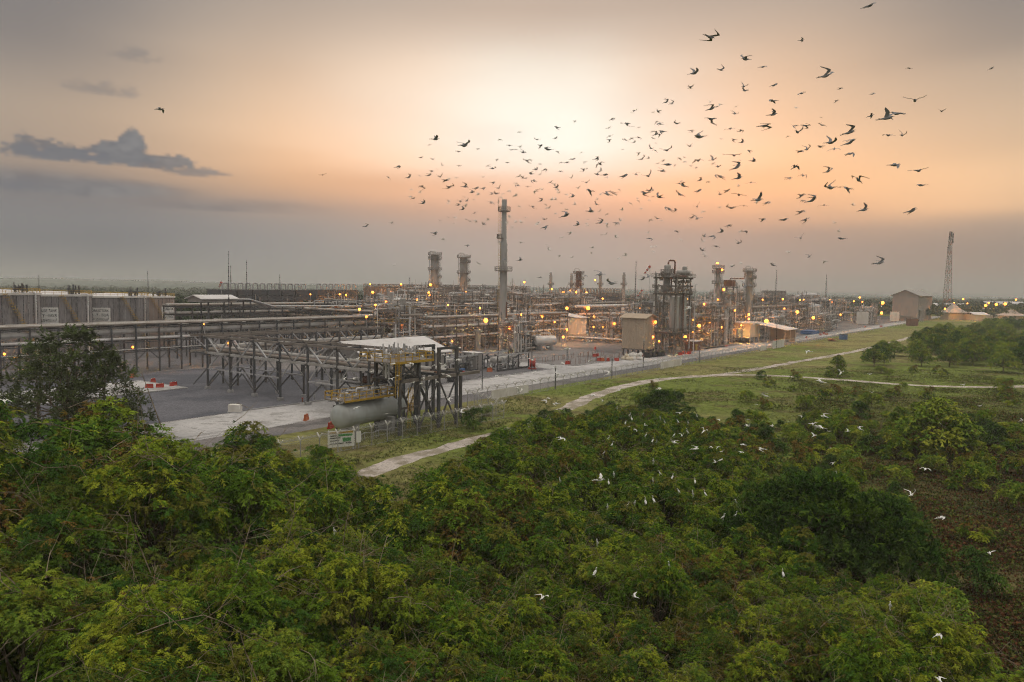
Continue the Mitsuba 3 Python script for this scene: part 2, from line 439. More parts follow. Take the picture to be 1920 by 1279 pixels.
mat('twig', two_tone((0.17, 0.13, 0.09), (0.32, 0.26, 0.20), 2.0), 0.9, spec=0.1)
OLIVE = np.array([[0.072, 0.130, 0.020], [0.108, 0.172, 0.024], [0.165, 0.215, 0.030], [0.250, 0.275, 0.036], [0.050, 0.102, 0.024], [0.135, 0.128, 0.032]])
DEEP = np.array([[0.044, 0.094, 0.024], [0.066, 0.122, 0.028], [0.098, 0.150, 0.032], [0.050, 0.088, 0.028]])
OLIVE = OLIVE * [1.18, 1.24, 0.90]
DEEP = DEEP * [1.05, 1.08, 0.85]
TAWNY = np.array([[0.150, 0.108, 0.032], [0.160, 0.145, 0.032], [0.090, 0.115, 0.028], [0.19, 0.115, 0.038]])
LIGHT = np.array([[0.145, 0.215, 0.035], [0.20, 0.25, 0.038], [0.27, 0.285, 0.045], [0.11, 0.18, 0.032]])
TAWNY, LIGHT = TAWNY * [1.1, 1.05, 0.9], LIGHT * [1.1, 1.12, 0.9]
PROTO = {}
def proto(name, *a, **k):
    PROTO[name] = make_tree('g_' + name, *a, **k)
for i, pal in enumerate((OLIVE, OLIVE, np.vstack([OLIVE, LIGHT]), np.vstack([OLIVE, TAWNY, DEEP]))):
    proto(f'near{i}', 11 + i, 4.9, 9.5, 46, 48, 9, 0.31, 4, pal, bare=60, flat=1.0, low=0.25)
    proto(f'mid{i}', 31 + i, 4.2, 8.5, 34, 30, 6, 0.48, 3, pal, bare=24, flat=1.0, low=0.25)
    proto(f'bush{i}', 51 + i, 2.0, 3.2, 11, 15, 5, 0.5, 3, (LIGHT, OLIVE, np.vstack([OLIVE, TAWNY]), DEEP)[i], low=0.12, trunk_r=0.06)
    proto(f'far{i}', 71 + i, 4.4, 7.5, 22, 16, 4, 0.85, 2, (OLIVE, np.vstack([OLIVE, DEEP]), LIGHT, DEEP)[i])
proto('rain', 91, 7.0, 9.0, 64, 34, 6, 0.55, 4, np.vstack([DEEP, DEEP, OLIVE[1:2]]), flat=0.8, low=0.25, droop=0.3, squash=0.32)
proto('wisp', 92, 4.6, 9.0, 30, 11, 6, 0.60, 3, np.array([[0.075, 0.105, 0.036], [0.095, 0.125, 0.040], [0.080, 0.095, 0.042]]), low=0.3, droop=0.1, flat=1.0)
proto('cover', 93, 2.6, 1.3, 14, 22, 5, 0.42, 2, np.vstack([TAWNY, DEEP]), low=0.2, trunk_r=0.04)


def plant(name, kind, x, y, label, cat='tree', group=None, scale=1.0, hscale=None, rot=None, z=0.0):
    key = thing(name, label, cat, group)
    rot = random.uniform(0, 360) if rot is None else rot
    scene[key] = {'type': 'instance', 'shapegroup': {'type': 'ref', 'id': 'g_' + kind},
                  'to_world': T().translate([float(x), float(y), z]).rotate([0, 0, 1], rot).scale([scale, scale, (hscale or scale)])}
    for part in ('crown', 'bare_twigs'):
        if part in scene['g_' + kind]:
            labels[f'{key}__{part}'] = {'kind': 'stuff'}
    return key


random.seed(3)
# upper edge of the thicket as it stands in front of the plant, left to right
EDGE = np.array([(-200, 690), (0, 695), (120, 706), (215, 730), (300, 770), (385, 800), (405, 842), (430, 792), (480, 786), (545, 806), (575, 850), (600, 826), (630, 846), (655, 868), (720, 872), (770, 880), (830, 872), (885, 848), (910, 815), (960, 782), (1035, 774), (1060, 786), (1100, 768), (1150, 752),
                 (1200, 752), (1310, 775), (1350, 800), (1400, 850), (1440, 910), (1500, 985), (1545, 1045), (1640, 1065), (1730, 1105), (1830, 1140), (1920, 1170), (2200, 1200)], float)
placed = []
SIDES = ['at the far left', 'below the left racks', 'left of the white drum', 'under the trestle', 'below the white drum', 'below the tall stack', 'below the track bend', 'under the silos', 'below the slender column', 'below the cream house', 'below the warehouse', 'at the far right']
rng = np.random.default_rng(21)
def canopy_h(x, y):
    px = 960 + FOC * x / max(y, 1)
    return 7.0 + 7.0 * float(np.clip((560 - px) / 440, 0, 1)) * float(np.clip((y - 18) / 30, 0.35, 1)) - 2.0 * float(np.clip((px - 800) / 300, 0, 1)) + 3.6 * (float(meshkit.noise(np.array([x / 9, y / 9, 2.0]))) - 0.35)
for _ in range(60000):
    y = 9 + 120 * rng.random() ** 1.15
    x = rng.uniform(-0.86, 0.86) * y * 1.0 + rng.uniform(-6, 6)
    h = canopy_h(x, y)
    if y < 14 and abs(x) < 8:
        continue
    q = np.array([x, y]) - _O
    if q @ _v > -15.5 and q @ _u > -110 and q @ _u < -36: continue
    px, py = pix((x, y, h))
    lim = np.interp(px, EDGE[:, 0], EDGE[:, 1])
    if py < lim - 2:
        continue
    if py > 1279 + 420:
        continue
    r = (4.0 if y < 45 else 4.3) * (h / 9) ** 0.8
    # keep off the dirt track
    if np.min(np.hypot(c1[:, 0] - x, c1[:, 1] - y)) < 4.2: continue
    if any((x - a) ** 2 + (y - b) ** 2 < (1.0 * r) ** 2 for a, b, _, _ in placed):
        continue
    placed.append((x, y, h, r))
for x, y, h, r in placed:
    k = rng.integers(4)
    px, py = pix((x, y, h))
    if px < 330 and rng.random() < 0.55: k = 3
    base = PROTO[f'near{k}' if y < 48 else f'mid{k}']
    s = h / base[1] * rng.uniform(0.94, 1.08)
    side = SIDES[int(np.clip((px + 60) // 170, 0, 11))]
    row = 'bottom edge' if py > 1210 else 'low' if py > 1090 else 'middle' if py > 980 else 'high' if py > 880 else 'top edge'
    look = {'0': 'feathery green tree', '1': 'drooping green tree', '2': 'yellowish green tree', '3': 'tawny green tree'}[str(k)]
    plant('thicket_tree', f'near{k}' if y < 48 else f'mid{k}', x, y, f'{look}, {row} row of the foreground thicket, {side}', 'tree', 'trees of the foreground thicket', s, s * rng.uniform(0.92, 1.05))
print('thicket', len(placed))
# ---------------------------------------------------------------- building kit for the plant
mat('steel', worn((0.075, 0.08, 0.092), (0.13, 0.10, 0.085), 0.6, 0.8), 0.6)
mat('steel_brown', worn((0.23, 0.20, 0.18), (0.12, 0.10, 0.09), 0.7, 0.5), 0.65)
mat('galv', worn((0.50, 0.50, 0.52), (0.26, 0.23, 0.20), 0.5, 0.7), 0.5, 0.3)
mat('silver', worn((0.80, 0.79, 0.79), (0.42, 0.37, 0.33), 0.6, 0.35), 0.4, 0.2)
mat('pipe_grey', worn((0.48, 0.465, 0.455), (0.27, 0.24, 0.21), 0.7, 0.5), 0.5, 0.15)
mat('pipe_brown', worn((0.34, 0.30, 0.27), (0.19, 0.145, 0.115), 0.7, 0.6), 0.6)
mat('rust', worn((0.22, 0.10, 0.07), (0.12, 0.07, 0.05), 0.8, 0.7), 0.75)
mat('vessel', worn((0.44, 0.425, 0.41), (0.25, 0.225, 0.20), 0.6, 0.3, 0.15), 0.5, 0.1)
mat('tank', worn((0.30, 0.285, 0.295), (0.13, 0.12, 0.125), 1.0, 0.75, 0.035), 0.6)
mat('tank_pink', worn((0.42, 0.33, 0.29), (0.28, 0.22, 0.2), 0.8, 0.45, 0.06), 0.6)
mat('drum_pale', worn((0.50, 0.53, 0.54), (0.34, 0.33, 0.31), 0.55, 0.4), 0.45, 0.1)
mat('yellow', worn((0.52, 0.32, 0.035), (0.30, 0.18, 0.05), 0.6, 1.0), 0.5)
mat('white', worn((0.74, 0.72, 0.69), (0.50, 0.45, 0.40), 0.5, 0.4, 0.15), 0.55)
mat('roof_pale', worn((0.70, 0.68, 0.69), (0.50, 0.47, 0.45), 0.6, 0.15), 0.5, 0.1)
mat('wall_beige', worn((0.52, 0.41, 0.31), (0.40, 0.31, 0.24), 0.5, 0.3, 0.12), 0.7)
mat('wall_grey', worn((0.34, 0.32, 0.31), (0.24, 0.22, 0.21), 0.5, 0.3, 0.12), 0.7)
mat('wall_brown', worn((0.37, 0.32, 0.30), (0.28, 0.24, 0.23), 0.5, 0.12, 0.2), 0.7)
mat('red', worn((0.48, 0.045, 0.03), (0.25, 0.05, 0.04), 0.5, 1.2), 0.5)
mat('orange', worn((0.55, 0.14, 0.05), (0.32, 0.1, 0.05), 0.5, 1.2), 0.55)
mat('blue', worn((0.07, 0.15, 0.34), (0.06, 0.09, 0.15), 0.5, 1.2), 0.5)
mat('dark', (0.035, 0.035, 0.04), 0.6)
mat('cream', worn((0.66, 0.58, 0.46), (0.5, 0.42, 0.33), 0.5, 0.3, 0.12), 0.6)
mat('sign', (0.80, 0.80, 0.78), 0.5)
mat('ink', (0.05, 0.05, 0.06), 0.6)
mat('green', (0.08, 0.30, 0.10), 0.5)

_box = trimesh.creation.box((1, 1, 1))
_cyl = trimesh.creation.cylinder(1.0, 1.0, sections=12)
_cyl.apply_translation([0, 0, 0.5])
_cyl6 = trimesh.creation.cylinder(1.0, 1.0, sections=7)
_cyl6.apply_translation([0, 0, 0.5])
_cache = {}


def shared(kind, m):
    if (kind, m) not in _cache:
        _cache[kind, m] = mikit.ply({'box': _box, 'cyl': _cyl, 'rod': _cyl6}[kind], 'm_' + m, smooth=False if kind == 'box' else 35)
    return _cache[kind, m]


def basis(p0, p1, up=(0, 0, 1)):
    p0, p1 = np.asarray(p0, float), np.asarray(p1, float)
    z = p1 - p0
    L = np.linalg.norm(z)
    z = z / L
    x = np.cross(up, z)
    if np.linalg.norm(x) < 1e-3:
        x = np.array([_u[0], _u[1], 0.0])
        x -= z * (x @ z)
    x /= np.linalg.norm(x)
    return p0, p1, x, np.cross(z, x), z, L


def tf(x, y, z, o):
    m = np.eye(4)
    m[:3, 0], m[:3, 1], m[:3, 2], m[:3, 3] = x, y, z, o
    return mi.ScalarTransform4f(m)


def beam(t, part, p0, p1, w, h, m):
    """A straight member; w across, h in height."""
    p0, p1, x, y, z, L = basis(p0, p1)
    return put(t, {**shared('box', m), 'to_world': tf(x * w, y * h, z * L, (p0 + p1) / 2)}, part)


def rod(t, part, p0, p1, r, m, kind='cyl'):
    p0, p1, x, y, z, L = basis(p0, p1)
    return put(t, {**shared(kind, m), 'to_world': tf(x * r, y * r, z * L, p0)}, part)


def block(t, part, a, b, z0, z1, la, lb, m):
    """A box along the plant's axes, centred at (a, b)."""
    return put(t, {**shared('box', m), 'to_world': tf(np.array([*_u, 0]) * la, np.array([*_v, 0]) * lb, np.array([0, 0, 1.0]) * (z1 - z0), W(a, b, (z0 + z1) / 2))}, part)


class MB:
    """Collects small pieces into one mesh."""
    def __init__(self):
        self.v, self.f, self.n = [], [], 0

    def add(self, v, f):
        self.v.append(np.asarray(v, float)); self.f.append(np.asarray(f) + self.n); self.n += len(v)

    def beam(self, p0, p1, w, h=None):
        p0, p1, x, y, z, L = basis(p0, p1)
        h = h or w
        s = _box.vertices
        self.add((p0 + p1) / 2 + s[:, :1] * x * w + s[:, 1:2] * y * h + s[:, 2:] * z * L, _box.faces)

    def box(self, c, sx, sy, sz, rot=None):
        x, y = (np.array([*_u, 0]), np.array([*_v, 0])) if rot is None else (np.array([math.cos(rot), math.sin(rot), 0]), np.array([-math.sin(rot), math.cos(rot), 0]))
        s = _box.vertices
        self.add(np.asarray(c) + s[:, :1] * x * sx + s[:, 1:2] * y * sy + s[:, 2:] * [0, 0, sz], _box.faces)

    def cyl(self, p0, p1, r, big=False):
        p0, p1, x, y, z, L = basis(p0, p1)
        q = _cyl if big else _cyl6
        s = q.vertices
        self.add(p0 + s[:, :1] * x * r + s[:, 1:2] * y * r + s[:, 2:] * z * L, q.faces)

    def path(self, pts, r, sides=6):
        v, f = tubes([(pts, r)], sides)
        self.add(v, np.vstack([f[:, [0, 1, 2]], f[:, [0, 2, 3]]]))

    def put(self, t, part, m, smooth=False, kind=None):
        k = put(t, mikit.ply(trimesh.Trimesh(np.vstack(self.v), np.vstack(self.f), process=False), 'm_' + m, smooth=smooth), part)
        if kind:
            labels[k] = {'kind': kind}
        return k


def bent(pts, r):
    """A pipe's centre line with its corners rounded."""
    pts = [np.asarray(p, float) for p in pts]
    out = [pts[0]]
    for a, b, c in zip(pts, pts[1:], pts[2:]):
        d0, d1 = (a - b), (c - b)
        k = min(2.2 * r, 0.45 * np.linalg.norm(d0), 0.45 * np.linalg.norm(d1))
        p, q = b + d0 / np.linalg.norm(d0) * k, b + d1 / np.linalg.norm(d1) * k
        out += [p, 0.25 * p + 0.5 * b + 0.25 * q, q]
    return np.array(out + [pts[-1]])


def pipe(t, part, pts, r, m, sides=9):
    if len(pts) == 2:
        return rod(t, part, pts[0], pts[1], r, m)
    return put(t, mikit.ply(tubes([(bent(pts, r), r)], sides), 'm_' + m, smooth=True), part)


def dome(t, part, c, axis, r, bulge, m, n=16, kmax=5):
    """The domed end of a vessel."""
    axis = np.asarray(axis, float) / np.linalg.norm(axis)
    _, _, x, y, z, _ = basis([0, 0, 0], axis)
    th = np.linspace(0, np.pi / 2, kmax + 1)
    g = np.arange(n) * 2 * np.pi / n
    v = np.vstack([np.asarray(c) + (np.cos(g)[:, None] * x + np.sin(g)[:, None] * y) * r * math.cos(q) + z * bulge * r * math.sin(q) for q in th])
    f = [[k * n + i, k * n + (i + 1) % n, (k + 1) * n + (i + 1) % n, (k + 1) * n + i] for k in range(kmax) for i in range(n)]
    return put(t, mikit.ply((v, np.array(f)), 'm_' + m, smooth=True), part)


def vessel(t, part, p0, p1, r, m, n=20):
    """A cylinder with domed ends, one mesh."""
    p0, p1, x, y, z, L = basis(p0, p1)
    prof = [(r * math.cos(q), -0.5 * r * math.sin(q)) for q in np.linspace(np.pi / 2, 0, 6)] + [(r * math.cos(q), L + 0.5 * r * math.sin(q)) for q in np.linspace(0, np.pi / 2, 6)]
    g = np.arange(n) * 2 * np.pi / n
    v = np.vstack([p0 + (np.cos(g)[:, None] * x + np.sin(g)[:, None] * y) * max(a, 1e-3) + z * h for a, h in prof])
    f = [[k * n + i, k * n + (i + 1) % n, (k + 1) * n + (i + 1) % n, (k + 1) * n + i] for k in range(len(prof) - 1) for i in range(n)]
    return put(t, mikit.ply((v, np.array(f)), 'm_' + m, smooth=True), part)


def rail_mesh(pts, h=1.1, post=1.6, w=0.06, closed=False):
    """Handrail along a line: posts, a top rail and a knee rail."""
    mb = MB()
    pts = [np.asarray(p, float) for p in pts]
    if closed:
        pts = pts + [pts[0]]
    for a, b in zip(pts, pts[1:]):
        L = np.linalg.norm(b - a)
        n = max(1, int(L / post))
        for k in (1.0, 0.5):
            mb.beam(a + [0, 0, h * k], b + [0, 0, h * k], w)
        for i in range(n + 1):
            p = a + (b - a) * i / n
            mb.beam(p, p + [0, 0, h], w)
    return mb


def ladder_mesh(p0, p1, side, w=0.5, cage=True, gap=0.4, th=0.05):
    """A caged ladder from p0 up to p1; side is the way it faces out."""
    mb = MB()
    p0, p1, side = (np.asarray(q, float) for q in (p0, p1, side))
    ac = np.cross(side, [0, 0, 1.0])
    for s in (-0.5, 0.5):
        mb.beam(p0 + ac * w * s, p1 + ac * w * s, th)
    n = int(np.linalg.norm(p1 - p0) / gap)
    for i in range(1, n):
        q = p0 + (p1 - p0) * i / n
        mb.beam(q - ac * w / 2, q + ac * w / 2, th * 0.7)
    if cage:
        for i in range(3, int(np.linalg.norm(p1 - p0) / 0.9)):
            q = p0 + np.array([0, 0, 0.9 * i])
            ring = [q + ac * 0.38 * math.cos(k) + side * 0.75 * math.sin(k) for k in np.linspace(0, np.pi, 7)]
            for a, b in zip(ring, ring[1:]):
                mb.beam(a, b, th * 0.8)
        for k in np.linspace(0.3, np.pi - 0.3, 4):
            o = ac * 0.38 * math.cos(k) + side * 0.75 * math.sin(k)
            mb.beam(p0 + o + [0, 0, 2.5], p1 + o, th * 0.7)
    return mb


def ring_deck(t, c, r0, r1, z, m='steel_brown', rail='steel_brown', arc=(0, 360), h=1.1):
    """A ring platform with its handrail round a column."""
    n = 18
    g = np.radians(np.linspace(arc[0], arc[1], n + 1))
    v = []
    for zz in (z - 0.12, z + 0.12):
        for r in (r0, r1):
            v.append(np.column_stack([c[0] + r * np.cos(g), c[1] + r * np.sin(g), np.full(n + 1, zz)]))
    v = np.vstack(v)
    k = n + 1
    f = []
    for i in range(n):
        f += [[i, i + 1, k + i + 1, k + i], [2 * k + i, 3 * k + i, 3 * k + i + 1, 2 * k + i + 1], [k + i, k + i + 1, 3 * k + i + 1, 3 * k + i], [i + 1, i, 2 * k + i, 2 * k + i + 1]]
    d = put(t, mikit.ply((v, np.array(f)), 'm_' + m), 'platform')
    mb = MB()
    p = [np.array([c[0] + r1 * math.cos(q), c[1] + r1 * math.sin(q), z + 0.1]) for q in g]
    for a, b in zip(p, p[1:]):
        for q in (0.55, 1.1):
            mb.beam(a + [0, 0, q * h], b + [0, 0, q * h], 0.09)
        mb.beam(a, a + [0, 0, 1.1 * h], 0.09)
    mb.put(d, 'handrail', rail)
    return d


# ---------------------------------------------------------------- pipe racks
def rack(name, label, a0, a1, b, width, levels, pipes, step=5.8, along='u', post=0.32, m='steel', ground_brace=True, cat='pipe rack', group=None):
    """Two rows of posts with cross beams at the levels; pipes = [(offset across, z, radius, material)]."""
    t = thing(name, label, cat, group)
    X = (lambda s, o, z: W(s, b + o, z)) if along == 'u' else (lambda s, o, z: W(b + o, s, z))
    top = max(levels)
    n = max(1, round(abs(a1 - a0) / step))
    ss = np.linspace(a0, a1, n + 1)
    for i, s in enumerate(ss):
        for o in (0, width):
            beam(t, 'post', X(s, o, 0), X(s, o, top + 0.2), post, post, m)
        for z in levels:
            beam(t, 'cross_beam', X(s, -0.4, z - 0.15), X(s, width + 0.4, z - 0.15), post * 0.7, post * 0.9, m)
        if ground_brace and i < n and i % 3 != 2:
            z0, z1 = levels[0] * 0.55, levels[0] - 0.3
            md = (ss[i] + ss[i + 1]) / 2
            for e in (ss[i], ss[i + 1]):
                beam(t, 'brace', X(e, 0, z0), X(e + (md - e) * 0.9, 0, z1), 0.16, 0.16, m)
    for z in levels:
        for o in (0, width):
            beam(t, 'stringer', X(a0, o, z - 0.5), X(a1, o, z - 0.5), post * 0.5, post * 0.8, m)
    for o, z, r, pm in pipes:
        pipe(t, 'pipe', [X(a0 - 1.5, o, z + r), X(a1 + 1.5, o, z + r)], r, pm)
    return t, X


def module(label, a, b, La, Lb, levels, seed, m='steel_brown', n_pipe=16, n_vessel=2, n_fit=60, cat='process unit', tall=None):
    """A steel frame packed with vessels, pipes, decks and rails."""
    t = thing('process_unit', label, cat, 'steel process units')
    r = np.random.default_rng(seed)
    nx, ny = max(1, round(La / 6)), max(1, round(Lb / 6))
    xs, ys = np.linspace(a - La / 2, a + La / 2, nx + 1), np.linspace(b - Lb / 2, b + Lb / 2, ny + 1)
    top = levels[-1]
    for x in xs:
        for y in ys:
            beam(t, 'post', W(x, y, 0), W(x, y, top + r.choice([0, 0.4, 2.0])), 0.3, 0.3, m)
    for z in levels:
        for y in ys:
            beam(t, 'beam', W(xs[0], y, z), W(xs[-1], y, z), 0.24, 0.4, m)
        for x in xs:
            beam(t, 'beam', W(x, ys[0], z), W(x, ys[-1], z), 0.24, 0.4, m)
        if r.random() < 0.75:
            c0, c1 = sorted(r.uniform(xs[0], xs[-1], 2))
            c1 = max(c1, c0 + La * 0.35)
            d = block(t, 'deck', (c0 + c1) / 2, b, z + 0.2, z + 0.3, c1 - c0, Lb, m)
            rail_mesh([W(c0, ys[0], z + 0.3), W(c1, ys[0], z + 0.3), W(c1, ys[-1], z + 0.3), W(c0, ys[-1], z + 0.3)], closed=True, w=0.08).put(d, 'handrail', r.choice(['yellow', 'steel_brown', 'galv']))
    for i in range(len(xs) - 1):
        if r.random() < 0.5:
            z0, z1 = (0, levels[0]) if r.random() < 0.6 or len(levels) < 2 else (levels[-2], levels[-1])
            beam(t, 'brace', W(xs[i], ys[0], z0), W(xs[i + 1], ys[0], z1), 0.16, 0.16, m)
    floors = [0.8] + [z + 0.4 for z in levels]
    mats = ['silver', 'pipe_grey', 'vessel', 'pipe_brown', 'galv', 'silver', 'white', 'pipe_brown']
    for i in range(n_vessel):
        z = r.choice(floors)
        rad = r.uniform(0.7, 1.3)
        x, y = r.uniform(xs[0] + 2, xs[-1] - 2), r.uniform(ys[0] + 1, ys[-1] - 1)
        vm = r.choice(['vessel', 'silver', 'pipe_grey'])
        if r.random() < 0.6:
            L = r.uniform(3, 6)
            vessel(t, 'vessel', W(x - L / 2, y, z + rad + 0.3), W(x + L / 2, y, z + rad + 0.3), rad, vm)
        else:
            vessel(t, 'vessel', W(x, y, z), W(x, y, z + r.uniform(3, 5)), rad * 0.8, vm)
    for i in range(n_pipe):
        rad = r.choice([0.12, 0.17, 0.24, 0.32, 0.45], p=[.2, .3, .25, .17, .08])
        z = r.choice(floors) + r.uniform(0.2, 2.4)
        y = r.uniform(ys[0] - 0.6, ys[-1] + 0.6)
        x0, x1 = sorted(r.uniform(xs[0] - 1, xs[-1] + 1, 2))
        if x1 - x0 < 2: x1 = x0 + 3
        kind = r.integers(5)
        pm = r.choice(mats)
        if kind == 0:
            pts = [W(x0, y, z), W(x1, y, z)]
        elif kind == 1:
            pts = [W(x0, y, 0.3), W(x0, y, z), W(x1, y, z)]
        elif kind == 2:
            pts = [W(x0, y, max(0.4, z - r.uniform(2, 5))), W(x0, y, z), W(x1, y, z), W(x1, y, max(0.4, z - r.uniform(1, 4)))]
        elif kind == 3:
            y2 = r.uniform(ys[0], ys[-1])
            pts = [W(x0, ys[0] - 0.5, z), W(x1, ys[0] - 0.5, z), W(x1, y2 + 1.5, z), W(x1, y2 + 1.5, z + 2.5)]
        else:
            pts = [W(x0, ys[0] - 0.4, 0.3), W(x0, ys[0] - 0.4, min(top + 1.5, z + 3))]
        pipe(t, 'pipe', pts, rad, pm, 7)
    fit = MB()
    for i in range(n_fit):
        z = r.choice(floors) + r.uniform(0.1, 1.6)
        c = W(r.uniform(xs[0], xs[-1]), r.uniform(ys[0] - 0.4, ys[-1]), z)
        k = r.integers(3)
        if k == 0:
            fit.box(c, *r.uniform(0.25, 0.9, 3))
        elif k == 1:
            fit.cyl(c, c + [0, 0, r.uniform(0.5, 2.2)], r.uniform(0.05, 0.14))
        else:
            fit.cyl(c, W(*( (c[:2] - _O) @ np.column_stack([_u, _v]) + [r.uniform(0.6, 2.5), 0]), c[2]), r.uniform(0.04, 0.12))
    fit.put(t, 'valves_and_fittings', r.choice(['pipe_grey', 'galv', 'pipe_brown']), kind='stuff')
    for part, pm, cnt in (('small_pipes', 'silver', 70), ('conduits', 'steel', 60), ('small_tubes', 'pipe_brown', 50)):
        mb = MB()
        for i in range(cnt):
            z = r.choice(floors) + r.uniform(0.0, 2.6)
            x, y = r.uniform(xs[0], xs[-1]), ys[0] - r.uniform(0.1, 0.7) if r.random() < 0.5 else r.uniform(ys[0], ys[-1])
            k = r.integers(3)
            if k == 0: mb.cyl(W(x, y, z), W(x + r.uniform(2, 9), y, z), r.uniform(0.05, 0.15))
            elif k == 1: mb.cyl(W(x, y, z), W(x, y, z + r.uniform(1.2, 4.5)), r.uniform(0.05, 0.14))
            else: mb.cyl(W(x, y, z), W(x, y + r.uniform(1.5, 5), z), r.uniform(0.05, 0.13))
        mb.put(t, part, pm, kind='stuff')
    return t


def cooler_bank(label, a0, a1, b, z0, z1, width=11, m='steel_brown', loops=True, lattice=True, legs=True, loop_m='galv'):
    """A raised bank of air coolers: legs, plenum, bundles, fan rings, header loops and lattice walkway."""
    t = thing('air_cooler_bank', label, 'cooler bank', 'air cooler banks')
    n = max(2, round((a1 - a0) / 8))
    ss = np.linspace(a0, a1, n + 1)
    for s in ss:
        for o in (0, width):
            beam(t, 'post', W(s, b + o, 0), W(s, b + o, z0), 0.4, 0.4, m)
        beam(t, 'cross_beam', W(s, b, z0 - 3.2), W(s, b + width, z0 - 3.2), 0.3, 0.5, m)
    for z in (z0 - 3.2, z0 - 7):
        beam(t, 'stringer', W(a0, b, z), W(a1, b, z), 0.3, 0.5, m)
    for i in range(n):
        c = (ss[i] + ss[i + 1]) / 2
        L = ss[1] - ss[0]
        beam(t, 'brace', W(ss[i], b, z0 - 7), W(ss[i + 1], b, z0 - 3.2), 0.2, 0.2, m)
        block(t, 'plenum', c, b + width / 2, z0, z0 + (z1 - z0) * 0.45, L * 0.97, width, 'steel')
        block(t, 'tube_bundle', c, b + width / 2, z0 + (z1 - z0) * 0.5, z1 + (1.5 if lattice else 0), L * 0.9, width * 1.04, m)
        rod(t, 'fan_ring', W(c, b + width * 0.3, z0 - 1.1), W(c, b + width * 0.3, z0), L * 0.38, 'pipe_brown')
    if loops:
        for s in np.arange(a0 + 1, a1 - 2, 3.6):
            pipe(t, 'header_loop', [W(s, b + 0.6, z1 - 0.3), W(s, b + 0.6, z1 + 2.7), W(s + 2.3, b + 0.6, z1 + 2.7), W(s + 2.3, b + 0.6, z1 - 0.3)], 0.3, loop_m, 6)
    if lattice:
        mb = MB()
        za, zb = z1 + 0.6, z1 + 3.4
        for o in (0.2, width - 0.2):
            for z in (za + 1.5, zb):
                mb.beam(W(a0, b + o, z), W(a1, b + o, z), 0.3)
            for i, s in enumerate(np.arange(a0, a1 + 0.1, 2.6)):
                mb.beam(W(s, b + o, za - 0.4), W(s, b + o, zb), 0.26)
                if s + 2.6 <= a1:
                    mb.beam(W(s, b + o, za + 1.5 if i % 2 else zb), W(s + 2.6, b + o, zb if i % 2 else za + 1.5), 0.2)
        for s in np.arange(a0 + 1, a1 - 1.5, 2.6):
            mb.box(W(s, b + width * 0.5, z1 + 1.9), 1.5, width * 0.8, 0.9)
        mb.put(t, 'lattice_rail', m, kind='stuff')
    rail_mesh([W(a0, b - 0.6, z0 - 3.0), W(a1, b - 0.6, z0 - 3.0)], w=0.09, post=2.2).put(t, 'walkway_rail', 'yellow')
    block(t, 'walkway', (a0 + a1) / 2, b - 0.1, z0 - 3.2, z0 - 3.0, a1 - a0, 1.2, m)
    mb = MB()
    r = np.random.default_rng(int(a0 + 7 * b))
    for i in range(int((a1 - a0) * 2.2)):
        c = W(r.uniform(a0, a1), b + r.uniform(-0.6, 2), z0 - r.uniform(0.5, 9))
        if r.random() < 0.5: mb.box(c, *r.uniform(0.4, 1.4, 3))
        else: mb.cyl(c, c + [0, 0, r.uniform(1, 4)], r.uniform(0.1, 0.3))
    mb.put(t, 'pipework', 'pipe_brown', kind='stuff')
    return t


def gable(t, a0, a1, b0, b1, z0, z1, ridge, wall, roof, over=0.7, along='u', wall_z=None, front=None):
    """Walls and a pitched roof whose ridge runs along u or v."""
    X = (lambda p, q, z: W(p, q, z)) if along == 'u' else (lambda p, q, z: W(q, p, z))
    if along != 'u':
        a0, a1, b0, b1 = b0, b1, a0, a1
    mid = (b0 + b1) / 2
    wz = z0 if wall_z is None else wall_z
    v = [X(a0, b0, wz), X(a1, b0, wz), X(a1, b1, wz), X(a0, b1, wz), X(a0, b0, z1), X(a1, b0, z1), X(a1, b1, z1), X(a0, b1, z1), X(a0, mid, ridge), X(a1, mid, ridge)]
    f = [[0, 1, 5], [0, 5, 4], [2, 3, 7], [2, 7, 6], [1, 2, 6], [1, 6, 5], [5, 6, 9], [3, 0, 4], [3, 4, 7], [7, 4, 8]]
    put(t, mikit.ply(trimesh.Trimesh(np.array(v), np.array(f), process=False), 'm_' + wall), 'wall')
    sl = (ridge - z1) / (mid - b0)
    for q, s in ((b0, -1), (b1, 1)):
        e = q + s * over
        ze = z1 - sl * over + 0.08
        th = 0.18
        p = [X(a0 - over, e, ze), X(a1 + over, e, ze), X(a1 + over, mid, ridge + 0.08), X(a0 - over, mid, ridge + 0.08)]
        v = np.array(p + [w + np.array([0, 0, th]) for w in p])
        f = [[0, 1, 2, 3], [4, 7, 6, 5], [0, 4, 5, 1], [1, 5, 6, 2], [2, 6, 7, 3], [3, 7, 4, 0]]
        put(t, mikit.ply((v, np.array(f)), 'm_' + roof), 'roof')
        # standing seams
    return X


